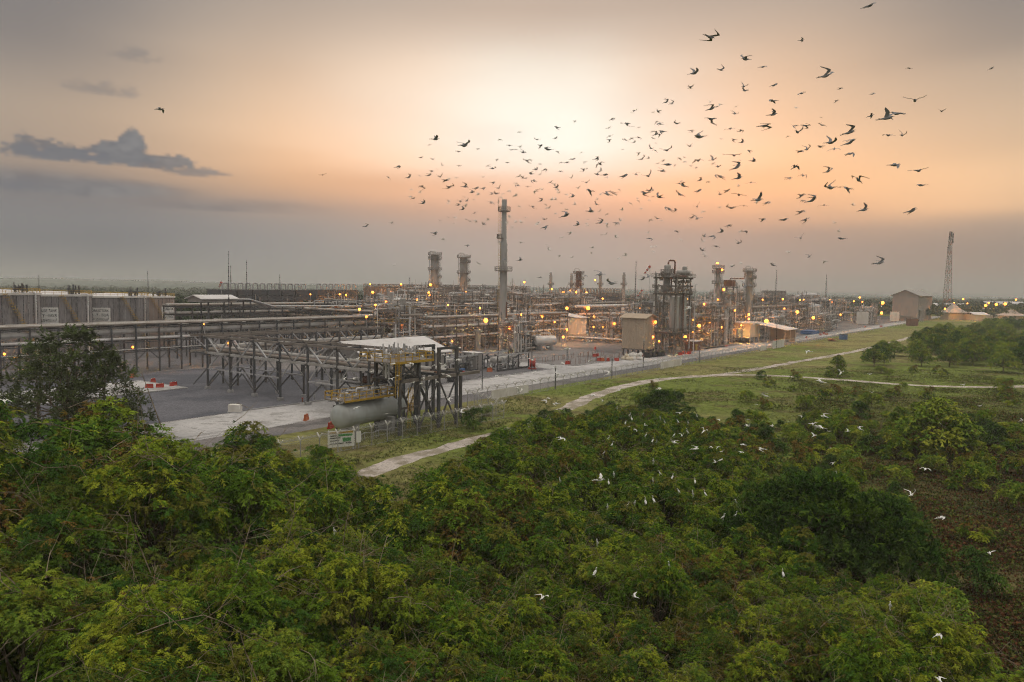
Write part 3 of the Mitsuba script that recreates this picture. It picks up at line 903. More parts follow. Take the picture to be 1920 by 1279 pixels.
MARKS = (('the tall stack', 943, 590), ('the left absorber column', 815, 510), ('the right absorber column', 869, 510), ('the silo frame', 1256, 580), ('the beige enclosure', 1198, 615), ('the slender lamp lit column', 1345, 550), ('the stout right column', 1404, 560),
         ('the cream house', 1410, 620), ('the open shed', 1475, 622), ('the white tank', 1515, 590), ('the brown warehouse', 1713, 575), ('the large pyramid tent', 1787, 585), ('the right edge tent', 1897, 585), ('the white hut', 1092, 608), ('the silver drum', 1020, 640),
         ('the pale shelter roof', 730, 645), ('the trestle', 480, 690), ('the long pipe rack', 300, 620), ('the storage tanks', 170, 570), ('the leftmost cooler bank', 490, 545), ('the second cooler bank', 620, 545), ('the reddish column', 1084, 525), ('the leftmost slim stack', 1032, 528),
         ('the slim stack right of the row', 1169, 528), ('the red reel', 998, 688), ('the left skid', 880, 680), ('the lattice mast', 1778, 490), ('the concrete pad', 300, 718), ('the white drum', 680, 775), ('the guard hut', 1302, 650), ('the white sacks', 1190, 672))


def whereabouts(px, py):
    """Where a thing stands, by the nearest landmark."""
    n, x, y = min(MARKS, key=lambda m: (m[1] - px) ** 2 + (m[2] - py) ** 2)
    dx, dy = px - x, py - y
    if abs(dx) > 1.5 * abs(dy):
        return ('far ' if abs(dx) > 90 else '') + ('right of ' if dx > 0 else 'left of ') + n
    if abs(dy) > 1.5 * abs(dx):
        return ('below ' if dy > 0 else 'above ') + n
    return ('below and ' if dy > 0 else 'above and ') + ('right of ' if dx > 0 else 'left of ') + n
# ---------------------------------------------------------------- paved ground inside the fence
struct('inner_road', sheet([W(-130, 6), W(-40, 9), W(0, 7), W(330, 3.5), W(700, 2.6), W(700, 12), W(330, 12), W(110, 17), W(40, 22), W(-15, 22), W(-60, 24), W(-130, 24)], 0.012), 'm_concrete')
struct('side_road', sheet([W(33, 21.9), W(44, 21.5), W(42, 60), W(34, 60)], 0.016), 'm_concrete')
struct('asphalt_yard', sheet([W(-130, 24.5), W(-60, 24.5), W(-16, 25), W(-16, 90), W(-130, 90)], 0.010), 'm_asphalt')
pad = struct('concrete_pad', trimesh.Trimesh(*(lambda s: (s.vertices, s.faces))(trimesh.util.concatenate([sheet([W(-82, 56.5), W(-52, 57.5), W(-53, 76), W(-82, 76)], 0.18)]))), 'm_concrete')
kerb = MB()
for p, q in ((W(-82, 56.5, 0.12), W(-52, 57.5, 0.12)), (W(-52, 57.5, 0.12), W(-53, 76, 0.12))):
    kerb.beam(p, q, 0.3, 0.25)
kerb.put('concrete_pad', 'kerb', 'concrete')

# ---------------------------------------------------------------- storage tanks
def text_arc(txt, h, cx, cy, r, ang, z, m):
    tm = meshkit.text_mesh(txt, h, 0.02, bold=True)
    v = tm.vertices.copy()
    v[:, 0] *= min(1.0, 5.7 / v[:, 0].max())
    w = v[:, 0].max()
    a = ang + (v[:, 0] - w / 2) / r
    rr = r + v[:, 2]
    return trimesh.Trimesh(np.column_stack([cx + rr * np.sin(a), cy - rr * np.cos(a), z + v[:, 1]]), tm.faces, process=False)


TANKS = [(-133, 190, 18.8, 'tank', ('STORAGE TANK', '26-T-502', 'CAP 15900 m\u00b3'), -0.50, 'leftmost grey storage tank, cut by the left edge'),
         (-133, 214, 18.2, 'tank', ('STORAGE TANK', '26-T-503', 'CAP 15900 m\u00b3'), -0.08, 'grey storage tank second from the left with white sign'),
         (-128.6, 239, 17.5, 'tank', ('STORAGE TANK', '26-T-504', 'CAP 15900 m\u00b3'), -0.30, 'grey storage tank third from the left, sign ending in 504'),
         (-131, 263, 17.1, 'tank_pink', ('STORAGE TANK', '26-T-505', 'CAP 15900 m\u00b3'), 0.92, 'rightmost storage tank, pinkish, with white sign on its right side')]
for x, y, h, m, words, sa, lab in TANKS:
    t = thing('storage_tank', lab, 'tank', 'row of storage tanks')
    R = 11.0
    put(t, mikit.ply(trimesh.creation.cylinder(R, h, sections=64, transform=trimesh.transformations.translation_matrix([x, y, h / 2])), 'm_' + m, smooth=30), 'shell')
    g = np.arange(48) * 2 * np.pi / 48
    rv = np.vstack([np.column_stack([x + (R + 0.15) * q * np.cos(g), y + (R + 0.15) * q * np.sin(g), np.full(48, h + 0.05 + 1.0 * (1 - q * q))]) for q in (1, 0.66, 0.33, 0.01)])
    put(t, mikit.ply((rv, np.array([[k * 48 + i, k * 48 + (i + 1) % 48, (k + 1) * 48 + (i + 1) % 48, (k + 1) * 48 + i] for k in range(3) for i in range(48)])), 'm_roof_pale', smooth=True), 'roof')
    rail_mesh([[x + R * math.cos(q), y + R * math.sin(q), h + 0.1] for q in np.linspace(0, 2 * np.pi, 36)], w=0.07, post=2).put(t, 'handrail', 'yellow')
    put(t, mikit.ply(trimesh.creation.annulus(R - 0.1, R + 0.3, 0.55, sections=64, transform=trimesh.transformations.translation_matrix([x, y, h - 0.1])), 'm_white', smooth=30), 'top_rim')
    for k_ in range(20):
        s_ = math.atan2(-x, y) - 1.45 + k_ * 0.152
        beam(t, 'plate_seam', [x + (R + 0.02) * math.sin(s_), y - (R + 0.02) * math.cos(s_), 0], [x + (R + 0.02) * math.sin(s_), y - (R + 0.02) * math.cos(s_), h - 0.4], 0.12, 0.08, 'steel' if k_ % 3 else 'pipe_grey')
    for q in (3.2, 6.4, 9.6, 12.8):
        put(t, mikit.ply(trimesh.creation.annulus(R, R + 0.12, 0.14, sections=64, transform=trimesh.transformations.translation_matrix([x, y, q + 1])), 'm_' + m), 'wind_girder')
    # the sign, bent to the shell
    toward = math.atan2(-x, y)                        # the shell's side that faces the camera
    c = toward + sa
    aw = 3.2 / R
    aa = np.linspace(c - aw, c + aw, 13)
    z0, z1 = h - 8.0, h - 3.4
    sv = np.vstack([np.column_stack([x + (R + d) * np.sin(aa), y - (R + d) * np.cos(aa), np.full(13, z)]) for d in (0.05, 0.16) for z in (z0, z1)])
    sf = []
    for i in range(12):
        sf += [[26 + i, 27 + i, 40 + i, 39 + i], [i, 13 + i, 14 + i, 1 + i], [13 + i, 39 + i, 40 + i, 14 + i], [i, i + 1, 27 + i, 26 + i]]
    sg = put(t, mikit.ply((sv, np.array(sf)), 'm_sign'), 'sign')
    for k, wd in enumerate(words):
        put(sg, mikit.ply(text_arc(wd, 0.78 if k == 0 else 0.80, x, y, R + 0.17, c, z1 - 1.25 - 1.36 * k, 'ink'), 'm_ink'), 'lettering')
    # stair, downpipe and roof gear
    dp = toward + 0.98 if sa < 0.5 else toward - 0.3
    q = lambda r_, z: [x + r_ * math.sin(dp), y - r_ * math.cos(dp), z]
    pipe(t, 'downpipe', [q(R - 1, h + 0.4), q(R + 0.6, h + 0.4), q(R + 0.6, 1)], 0.2, 'silver')
    mb = MB()
    for i in range(26):
        s = toward + 1.15 - i * 0.035
        zz = 0.5 + i * h / 26
        mb.box([x + (R + 0.5) * math.sin(s), y - (R + 0.5) * math.cos(s), zz], 0.8, 0.5, 0.1)
        mb.beam([x + (R + 0.9) * math.sin(s), y - (R + 0.9) * math.cos(s), zz], [x + (R + 0.9) * math.sin(s), y - (R + 0.9) * math.cos(s), zz + 1.1], 0.07)
    mb.put(t, 'stair', 'yellow', kind='stuff')
    mb = MB()
    rr = np.random.default_rng(int(y))
    for i in range(9):
        s = toward + rr.uniform(0.5, 0.85)
        c0 = np.array([x + (R - rr.uniform(0.3, 2.2)) * math.sin(s), y - (R - rr.uniform(0.3, 2.2)) * math.cos(s), h + 0.3])
        mb.cyl(c0, c0 + [0, 0, rr.uniform(0.6, 2.8)], rr.uniform(0.06, 0.25))
        mb.box(c0 + [0, 0, rr.uniform(0.3, 1.6)], *rr.uniform(0.2, 0.9, 3))
    mb.put(t, 'roof_gear', 'steel', kind='stuff')

# ---------------------------------------------------------------- racks on the left
rack('pipe_rack', 'long dark pipe rack in front of the storage tanks with a white pipe', -132, 36, 92, 6.0, [5.6, 8.0, 11.6],
     [(0.6, 8.0, 0.36, 'silver'), (2.0, 8.0, 0.25, 'pipe_grey'), (3.8, 8.0, 0.3, 'pipe_brown'), (0.9, 9.5, 0.62, 'pipe_grey'), (2.8, 9.6, 0.4, 'pipe_brown'), (0.3, 11.7, 0.24, 'pipe_brown'), (1.0, 11.7, 0.30, 'pipe_grey'),
      (1.9, 11.7, 0.36, 'pipe_brown'), (2.9, 11.7, 0.26, 'rust'), (3.8, 11.7, 0.34, 'pipe_grey'), (4.7, 11.7, 0.3, 'pipe_brown'), (5.6, 11.7, 0.3, 'galv'), (0.4, 5.6, 0.12, 'silver')])
rack('pipe_rack', 'lower grey pipe rack running behind the long rack towards the tanks', -20, 60, 118, 5.0, [6.0, 9.5],
     [(0.6, 6.0, 0.3, 'silver'), (1.6, 6.0, 0.25, 'pipe_grey'), (0.7, 9.5, 0.36, 'pipe_grey'), (1.8, 9.5, 0.3, 'galv'), (3.0, 9.5, 0.34, 'pipe_brown'), (4.2, 9.5, 0.25, 'rust')])
rack('pipe_rack', 'far left pipe rack in front of the air coolers', -8, 150, 140, 7.0, [9.0, 12.0, 14.6],
     [(0.5, 9.0, 0.3, 'silver'), (2.4, 9.0, 0.3, 'pipe_grey'), (0.8, 12.0, 0.42, 'pipe_grey'), (2.5, 12.0, 0.34, 'silver'), (4.4, 12.0, 0.3, 'pipe_brown'), (0.6, 14.6, 0.36, 'pipe_brown'), (1.8, 14.6, 0.3, 'galv'), (3.2, 14.6, 0.42, 'pipe_grey'), (5.2, 14.6, 0.3, 'pipe_brown')])
rack('pipe_rack', 'central pipe rack with silver pipes behind the tall stack', 44, 126, 76, 7.0, [5.0, 8.5, 11.5],
     [(0.4, 5.0, 0.34, 'silver'), (1.8, 5.0, 0.25, 'pipe_grey'), (0.6, 8.5, 0.4, 'silver'), (2.0, 8.5, 0.3, 'pipe_brown'), (3.6, 8.5, 0.3, 'silver'), (0.5, 11.5, 0.34, 'pipe_brown'), (1.6, 11.5, 0.42, 'pipe_grey'), (3.0, 11.5, 0.34, 'pipe_brown'), (4.6, 11.5, 0.3, 'rust'), (6.0, 11.5, 0.34, 'pipe_brown')], m='steel_brown')
rack('pipe_rack', 'brown pipe rack deep in the middle of the plant', 38, 250, 110, 8.0, [8.0, 11.0, 14.0],
     [(0.4, 8.0, 0.4, 'silver'), (2.6, 8.0, 0.4, 'pipe_brown'), (0.8, 11.0, 0.5, 'pipe_grey'), (2.6, 11.0, 0.3, 'silver'), (5.0, 11.0, 0.4, 'pipe_brown'), (0.6, 14.0, 0.5, 'pipe_brown'), (2.0, 14.0, 0.34, 'pipe_grey'), (3.6, 14.0, 0.5, 'pipe_brown'), (5.4, 14.0, 0.4, 'rust'), (7.2, 14.0, 0.4, 'pipe_brown')], m='steel_brown', step=7)
rack('pipe_rack', 'pipe rack with two fat silver pipes passing behind the white hut', 174, 330, 100, 7.0, [9.0, 12.6],
     [(0.6, 12.6, 0.75, 'silver'), (2.6, 12.6, 0.5, 'pipe_grey'), (4.6, 12.6, 0.4, 'pipe_brown'), (0.6, 9.0, 0.5, 'silver'), (3.0, 9.0, 0.4, 'pipe_grey')], m='steel_brown', step=8)
rack('pipe_rack', 'right hand pipe rack beyond the house with the blue door', 205, 420, 40, 7.0, [6.0, 10.0, 13.0],
     [(0.6, 6.0, 0.5, 'silver'), (2.6, 6.0, 0.4, 'pipe_grey'), (0.6, 10.0, 0.5, 'silver'), (2.6, 10.0, 0.5, 'pipe_brown'), (0.6, 13.0, 0.6, 'pipe_brown'), (2.6, 13.0, 0.5, 'pipe_grey'), (5, 13.0, 0.5, 'rust')], m='steel_brown', step=9)
rack('pipe_rack', 'cross rack that turns from the long rack into the plant', 94, 190, 36, 6.0, [7.0, 10.5, 13.0],
     [(0.8, 13.0, 0.4, 'pipe_grey'), (2.4, 13.0, 0.34, 'galv'), (4.0, 13.0, 0.4, 'pipe_brown'), (0.8, 10.5, 0.4, 'pipe_brown'), (3.4, 10.5, 0.3, 'silver'), (1.2, 7.0, 0.4, 'pipe_grey')], along='v', m='steel', step=7)
rack('pipe_rack', 'low pipe track on short stilts crossing the yard behind the beige enclosure', 30, 76, 128, 3.6, [1.6],
     [(0.3, 1.6, 0.28, 'silver'), (1.1, 1.6, 0.22, 'rust'), (1.9, 1.6, 0.25, 'pipe_grey'), (2.8, 1.6, 0.3, 'pipe_brown')], along='v', m='steel_brown', step=6, post=0.26, ground_brace=False)
# pipes dropping from the long rack, a sloping bridge and end loops
t = thing('pipe_bridge', 'pale sloping pipe bridge stepping down beside the far left rack', 'pipe bridge')
for k, (o, m) in enumerate(((0, 'galv'), (0.9, 'silver'), (1.8, 'pipe_grey'), (2.7, 'galv'))):
    pipe(t, 'pipe', [W(-6, 125 + o, 17.0), W(9, 125 + o, 17.0), W(18, 125 + o, 14.6), W(72, 125 + o, 14.2), W(80, 125 + o, 12.4), W(96, 125 + o, 12.2)], 0.3, m)
for s in (-6, 2, 9, 30, 50, 70):
    for o in (124.5, 128.5):
        beam(t, 'post', W(s, o, 0), W(s, o, 16.8 if s < 12 else 14.2), 0.34, 0.34, 'steel')
    beam(t, 'cross_beam', W(s, 124, 16.6 if s < 12 else 13.9), W(s, 129, 16.6 if s < 12 else 13.9), 0.3, 0.4, 'steel')
t = thing('roof_shelter', 'small pale roofed shelter beside the lightning mast at the far left rack', 'shelter')
gable(t, -9, 3, 123, 131, 0, 17.2, 18.2, 'wall_grey', 'roof_pale', wall_z=16.2)
t = thing('pipe_loop', 'group of pipes arching off the end of the long rack', 'pipes')
for k in range(5):
    o, m = 92.4 + 1.1 * k, ('pipe_grey', 'pipe_brown', 'silver', 'pipe_brown', 'galv')[k]
    pipe(t, 'pipe', [W(28, o, 12.2), W(34 + k * 0.8, o, 12.2), W(35 + k * 0.8, o, 14.2), W(40 + 1.3 * k, o, 14.2), W(40 + 1.3 * k, o, 7.5), W(52, o, 7.5)], 0.32, m)

# ---------------------------------------------------------------- flare trestle: one leg along the rack, one towards the fence
t = thing('trestle', 'dark steel trestle with crossed braces at the corner of the grey yard', 'trestle')
ST = 'steel'
bs = list(np.linspace(54, -3, 8))
for o in (-49.5, -44.0):
    for i, q in enumerate(bs):
        beam(t, 'post', W(o, q, 0), W(o, q, 11.2), 0.34, 0.34, ST)
        put(t, {**shared('box', 'concrete'), 'to_world': tf(np.array([*_u, 0]) * 0.9, np.array([*_v, 0]) * 0.9, np.array([0, 0, 0.6]), W(o, q, 0.3))}, 'footing')
    for z, m in ((7.6, 'pipe_grey'), (11.0, 'steel_brown')):
        beam(t, 'chord', W(o, 54.5, z), W(o, -3.5, z), 0.3, 0.45, m)
    for i in range(7):
        b0, b1 = bs[i], bs[i + 1]
        md = (b0 + b1) / 2
        beam(t, 'brace', W(o, b0, 11.0), W(o, md, 7.7), 0.24, 0.24, 'galv' if i % 2 == 0 else ST)
        beam(t, 'brace', W(o, b1, 11.0), W(o, md, 7.7), 0.24, 0.24, 'galv')
        if i in (0, 1, 2, 4):
            beam(t, 'brace', W(o, b0, 1.0), W(o, md, 4.2), 0.2, 0.2, ST); beam(t, 'brace', W(o, b1, 1.0), W(o, md, 4.2), 0.2, 0.2, ST)
            beam(t, 'beam', W(o, b0, 4.3), W(o, b1, 4.3), 0.2, 0.25, 'galv')
for q in bs:
    for z in (7.4, 10.8):
        beam(t, 'cross_beam', W(-50.3, q, z), W(-43.2, q, z), 0.26, 0.36, ST)
    beam(t, 'brace', W(-49.5, q, 4.2), W(-46.7, q, 7.3), 0.18, 0.18, 'galv'); beam(t, 'brace', W(-44, q, 4.2), W(-46.7, q, 7.3), 0.18, 0.18, 'galv')
us = list(np.linspace(-49.5, 0, 8))
for o in (54, 59.5):
    for q in us[1:]:
        beam(t, 'post', W(q, o, 0), W(q, o, 11.2), 0.34, 0.34, ST)
    for z, m in ((7.6, 'pipe_brown'), (11.0, 'steel_brown')):
        beam(t, 'chord', W(-50, o, z), W(0.5, o, z), 0.3, 0.45, m)
    for i in range(7):
        md = (us[i] + us[i + 1]) / 2
        beam(t, 'brace', W(us[i], o, 11.0), W(md, o, 7.7), 0.22, 0.22, 'galv'); beam(t, 'brace', W(us[i + 1], o, 11.0), W(md, o, 7.7), 0.22, 0.22, ST)
        if i % 2 == 0:
            beam(t, 'brace', W(us[i], o, 0.5), W(us[i + 1], o, 7.3), 0.2, 0.2, ST)
for q in us:
    beam(t, 'cross_beam', W(q, 53.4, 7.4), W(q, 60, 7.4), 0.26, 0.36, ST)
for o, z, r, m in ((-48.6, 7.9, 0.3, 'pipe_brown'), (-47.2, 7.9, 0.22, 'rust'), (-45.6, 7.9, 0.45, 'pipe_grey')):
    pipe(t, 'pipe', [W(4, 54.5 + (o + 49.5), z + r), W(o, 54.5 + (o + 49.5), z + r), W(o, -9, z + r)], r, m)
rd = MB()
for i in range(30):
    c = W(-46.8 + (i % 3) * 1.5, 50 - i * 1.7, 8.4)
    rd.cyl(c, c + [0, 0, 0.9], 0.08)
rd.put(t, 'small_fittings', 'galv', kind='stuff')

# tower of posts where the flare line meets the fence
t = thing('pipe_support', 'tall cluster of dark posts carrying a yellow railed platform beside the white drum', 'pipe support')
for o, ht in ((-59, 11.0), (-55, 11.0), (-50.5, 12.6), (-46.3, 12.6)):
    for q in (-6.6, -11.6):
        beam(t, 'post', W(o, q, 0), W(o, q, ht), 0.42, 0.42, ST)
beam(t, 'post', W(-42.2, -9, 0), W(-42.2, -9, 8.2), 0.4, 0.4, ST)
for q in (-6.6, -11.6):
    beam(t, 'beam', W(-60, q, 8.0), W(-40.5, q, 8.0), 0.36, 0.5, 'steel_brown')
    beam(t, 'beam', W(-59, q, 4.0), W(-55, q, 4.0), 0.26, 0.3, ST)
    for o0, o1 in ((-59, -55), (-55, -50.5), (-50.5, -46.3)):
        beam(t, 'brace', W(o0, q, 0.4), W(o1, q, 7.6), 0.2, 0.2, ST); beam(t, 'brace', W(o1, q, 0.4), W(o0, q, 7.6), 0.2, 0.2, ST)
    beam(t, 'brace', W(-59, q, 8.2), W(-55, q, 10.8), 0.2, 0.2, ST); beam(t, 'brace', W(-55, q, 8.2), W(-59, q, 10.8), 0.2, 0.2, ST)
    beam(t, 'beam', W(-50.8, q, 12.4), W(-46, q, 12.4), 0.3, 0.4, ST)
for o in (-59, -55, -50.5, -46.3):
    beam(t, 'cross_beam', W(o, -12.2, 8.3), W(o, -6, 8.3), 0.3, 0.4, ST)
block(t, 'platform', -57, -9, 10.9, 11.05, 9.0, 6.4, 'steel_brown')
rail_mesh([W(-61.5, -12.2, 11.05), W(-52.5, -12.2, 11.05), W(-52.5, -5.8, 11.05), W(-61.5, -5.8, 11.05)], closed=True, w=0.09, post=1.3).put(t, 'handrail', 'yellow')
beam(t, 'toe_beam', W(-61.6, -12.3, 10.85), W(-52.4, -12.3, 10.85), 0.1, 0.35, 'yellow')
ladder_mesh(W(-60.6, -12.6, 6.0), W(-60.6, -12.6, 12.2), -np.array([*_v, 0]), 0.6).put(t, 'ladder', 'yellow')
ladder_mesh(W(-58.0, -12.6, 1.2), W(-58.0, -12.6, 7.2), -np.array([*_v, 0]), 0.6).put(t, 'ladder', 'yellow')
for k in range(7):
    o, q = -60.6 + 1.1 * k, -11 + (k * 1.7) % 4.2
    pipe(t, 'pipe', [W(o, q, 8.4), W(o, q, 12.2 + 0.3 * (k % 3)), W(o + 1.0, q + 0.9, 12.2 + 0.3 * (k % 3)), W(o + 1.0, q + 0.9, 11)], 0.13 + 0.05 * (k % 2), ('galv', 'silver', 'pipe_grey')[k % 3], 7)
fit = MB(); rr = np.random.default_rng(4)
for i in range(55):
    c = W(rr.uniform(-61, -53), rr.uniform(-12, -6), 11.1 + rr.uniform(0, 1.5))
    if i % 3: fit.cyl(c, c + [0, 0, rr.uniform(0.3, 1.2)], rr.uniform(0.05, 0.16))
    else: fit.box(c, *rr.uniform(0.2, 0.6, 3))
fit.put(t, 'valves', 'galv', kind='stuff')

# the pale flare drum
t = thing('flare_drum', 'large pale horizontal drum with a yellow railed deck on top, inside the fence corner', 'pressure vessel')
vessel(t, 'shell', W(-66.5, -7.4, 3.4), W(-53.5, -5.2, 3.4), 1.8, 'drum_pale', 32)
for s in (-64.2, -57):
    block(t, 'saddle', s, -6.6, 0, 2.2, 0.7, 3.4, 'concrete')
block(t, 'deck', -62.2, -6.7, 5.55, 5.7, 9.6, 4.2, 'steel_brown')
rail_mesh([W(-67, -8.8, 5.7), W(-57.4, -8.8, 5.7), W(-57.4, -4.6, 5.7), W(-67, -4.6, 5.7)], closed=True, w=0.09, post=1.2).put(t, 'handrail', 'yellow')
block(t, 'toe_plate', -62.2, -8.85, 5.5, 5.8, 9.6, 0.08, 'yellow')
for k in range(6):
    o = -66 + 1.5 * k
    pipe(t, 'nozzle_pipe', [W(o, -6.7 + 0.5 * (k % 2), 5.2), W(o, -6.7 + 0.5 * (k % 2), 6.5 + 0.25 * (k % 3)), W(o + 1.2, -6.9, 6.5 + 0.25 * (k % 3))], 0.14, ('silver', 'galv')[k % 2], 7)
fit = MB()
for i in range(40):
    c = W(rr.uniform(-66.6, -58), rr.uniform(-8.4, -5), 5.8 + rr.uniform(0, 0.5))
    if i % 2: fit.cyl(c, c + [0, 0, rr.uniform(0.3, 1.0)], rr.uniform(0.05, 0.14))
    else: fit.box(c, *rr.uniform(0.15, 0.5, 3))
fit.put(t, 'valves', 'galv', kind='stuff')
low = MB()
for i in range(12):
    c = W(-66 + i * 0.9, -10.6 + 0.4 * (i % 3), 0)
    low.cyl(c, c + [0, 0, 1.1], 0.06)
    if i < 11: low.cyl(c + [0, 0, 1.0], W(-66 + (i + 1) * 0.9, -10.6 + 0.4 * ((i + 1) % 3), 1.0), 0.06)
low.put(t, 'low_pipes', 'galv', kind='stuff')

# ---------------------------------------------------------------- shelter with the pale roof
t = thing('equipment_shelter', 'open equipment shelter with a pale grey pitched roof beside the trestle', 'shelter')
X = gable(t, -31, -7.5, 25.3, 40, 0, 7.4, 10.0, 'wall_grey', 'roof_pale', over=1.3, wall_z=3.9)
for q in np.linspace(-31, -7.5, 5):
    for o in (25.3, 40):
        beam(t, 'post', W(q, o, 0), W(q, o, 7.4), 0.4, 0.4, 'steel')
beam(t, 'post', W(-31, 32.6, 0), W(-31, 32.6, 7.4), 0.4, 0.4, 'steel')
block(t, 'floor_slab', -19.5, 32.6, 0.0, 0.9, 25.5, 16.5, 'concrete')
beam(t, 'edge_beam', W(-31.4, 24.8, 1.1), W(-31.4, 40.6, 1.1), 0.3, 0.5, 'galv')
block(t, 'wall_panel', -10.5, 25.2, 0.9, 4.0, 5.6, 0.15, 'white')
for i in range(4):
    tk = thing('gas_cylinder', 'grey upright cylinder under the gable of the open shelter', 'cylinder', 'grey cylinders under the shelter')
    vessel(tk, 'body', W(-29.6, 38.6 - 1.45 * i, 1.0), W(-29.6, 38.6 - 1.45 * i, 3.0), 0.55, 'pipe_grey', 14)
    rod(tk, 'valve_cap', W(-29.6, 38.6 - 1.45 * i, 3.1), W(-29.6, 38.6 - 1.45 * i, 3.6), 0.2, 'orange' if i == 2 else 'galv')
for k, q in enumerate((-27, -20.5, -14)):
    cp = thing('compressor', ('rusty red compressor under the near end of the shelter', 'rusty red compressor in the middle of the shelter', 'dark compressor at the far end of the shelter')[k], 'machine')
    mm = 'rust' if k < 2 else 'dark'
    block(cp, 'skid', q, 29.5, 0.9, 1.3, 5.2, 3.2, 'steel')
    vessel(cp, 'motor', W(q - 1.8, 29.2, 2.1), W(q + 0.2, 29.2, 2.1), 0.8, mm, 14)
    block(cp, 'engine_block', q + 1.2, 29.2, 1.3, 3.1, 1.8, 1.7, mm)
    pipe(cp, 'pipe', [W(q + 1.2, 29.2, 3.0), W(q + 1.2, 29.2, 3.8), W(q + 2.8, 29.2, 3.8), W(q + 2.8, 29.2, 1.3)], 0.16, 'galv', 7)

# ---------------------------------------------------------------- the tall stack
t = thing('tall_stack', 'tallest grey stack with three railed platforms rising above the plant', 'stack')
sx = W(71.7, 68.5)
prof = [(0, 1.75), (8.6, 1.75), (11.0, 1.4), (22.5, 1.36), (24, 1.3), (37, 1.2), (38.4, 0.92), (52.3, 0.86)]
for (z0, r0), (z1, r1) in zip(prof, prof[1:]):
    g = np.arange(24) * 2 * np.pi / 24
    v = np.vstack([np.column_stack([sx[0] + r * np.cos(g), sx[1] + r * np.sin(g), np.full(24, z)]) for z, r in ((z0, r0), (z1 - 0.06, r1), (z1 - 0.06, r1 + 0.05), (z1 + 0.06, r1 + 0.05))])
    put(t, mikit.ply((v, np.array([[k * 24 + i, k * 24 + (i + 1) % 24, (k + 1) * 24 + (i + 1) % 24, (k + 1) * 24 + i] for k in range(3) for i in range(24)])), 'm_vessel' if z0 else 'm_vessel', smooth=40), 'shell_section')
ring_deck(t, sx, 1.25, 3.0, 27.8, h=1.2)
ring_deck(t, sx, 0.95, 2.4, 39.0, arc=(150, 260), h=1.2)
ring_deck(t, sx, 0.9, 2.1, 48.4, h=1.2)
mb = MB()
for s in (-1, 1):
    mb.beam(sx + [-1.5 + 0.3 * s, -0.6, 9], sx + [-1.5 + 0.3 * s, -0.6, 50.5], 0.07)
for i in range(75):
    mb.beam(sx + [-1.8, -0.6, 9.3 + i * 0.55], sx + [-1.2, -0.6, 9.3 + i * 0.55], 0.06)
mb.put(t, 'ladder', 'yellow', kind='stuff')
rod(t, 'lightning_rod', sx + [-1.9, -0.5, 48], sx + [-1.9, -0.5, 53.2], 0.06, 'rust', 'rod')
rod(t, 'side_pipe', sx + [1.25, -0.9, 9], sx + [1.25, -0.9, 17], 0.2, 'rust')
pipe(t, 'base_duct', [sx + [3, -1, 4], sx + [7, -3, 4], sx + [9, -4, 0.5]], 0.8, 'pipe_grey')

# ---------------------------------------------------------------- columns
def column(label, p, r, h, decks, m='vessel', side='silver', base=0.0, neck=None):
    t = thing('process_column', label, 'column', 'process columns')
    p = np.asarray([p[0], p[1], 0.0])
    vessel(t, 'shell', p + [0, 0, base + 0.5 * r], p + [0, 0, h - 0.5 * r], r, m, 24)
    if base > 0.1:
        rod(t, 'skirt', p, p + [0, 0, base + r], r * 0.98, m)
    for k, z in enumerate(decks):
        full = k % 2 == 0 or z > h - 3
        ring_deck(t, p, r * 0.98, r + 1.5, z, arc=(0, 360) if full else (200 + 40 * k, 380 + 40 * k))
    pipe(t, 'overhead_pipe', [p + [0.2, 0, h], p + [0.2, 0, h + 1.4], p + [-r - 0.6, -0.8, h + 1.4], p + [-r - 0.6, -0.8, max(2, h - 14)], p + [-r + 0.4, -0.4, max(2, h - 14)]], 0.22 if r < 2 else 0.34, side)
    ladder_mesh(p + [r + 0.25, -0.5, 3], p + [r + 0.25, -0.5, h], np.array([1.0, 0, 0]), 0.5).put(t, 'ladder', 'steel_brown')
    for z in np.arange(6, h - 2, 5.0):
        put(t, mikit.ply(trimesh.creation.annulus(r, r + 0.07, 0.16, sections=24, transform=trimesh.transformations.translation_matrix([p[0], p[1], z])), 'm_' + m), 'insulation_band')
    mb = MB(); q = np.random.default_rng(int(h * 10 + r))
    for i in range(26):
        a = q.uniform(math.pi, 2.2 * math.pi)
        c = p + np.array([(r + 0.35) * math.cos(a), (r + 0.35) * math.sin(a), q.uniform(h * 0.4, h)])
        if i % 2: mb.cyl(c, c + [0, 0, q.uniform(0.8, 3)], 0.09)
        else: mb.box(c, *q.uniform(0.25, 0.7, 3))
    mb.put(t, 'nozzles', 'galv', kind='stuff')
    return t


def at_px(px, D):
    return np.array([(px - 960) / FOC * D, D - 0.0])
def ztop(px, py, D):
    return P(px, py, D)[2]
column('broad pale absorber column left of the tall stack, the left of two', P(815, 560, 385), 2.0, ztop(815, 476, 385), [38.2, 36.0, 30.5, 26.5, 23.0])
column('broad absorber column between the left column and the tall stack', P(869, 560, 385), 1.95, ztop(869, 480, 385), [37.0, 34.5, 29.0, 25.0], m='vessel')
column('narrow reddish column among the four slim stacks', P(1084, 560, 445), 1.75, ztop(1084, 508, 445), [31.0, 27.5, 24], m='rust')
column('slender lamp lit column topped with a bright light on the right', P(1345, 560, 322), 1.0, ztop(1345, 502, 322), [31.5, 29.5, 25.0, 21], m='vessel')
column('stout column with a hooked overhead pipe, rightmost in the plant', P(1404, 560, 332), 1.45, ztop(1404, 505, 332), [30.5, 27.5, 24.0, 17], m='vessel')
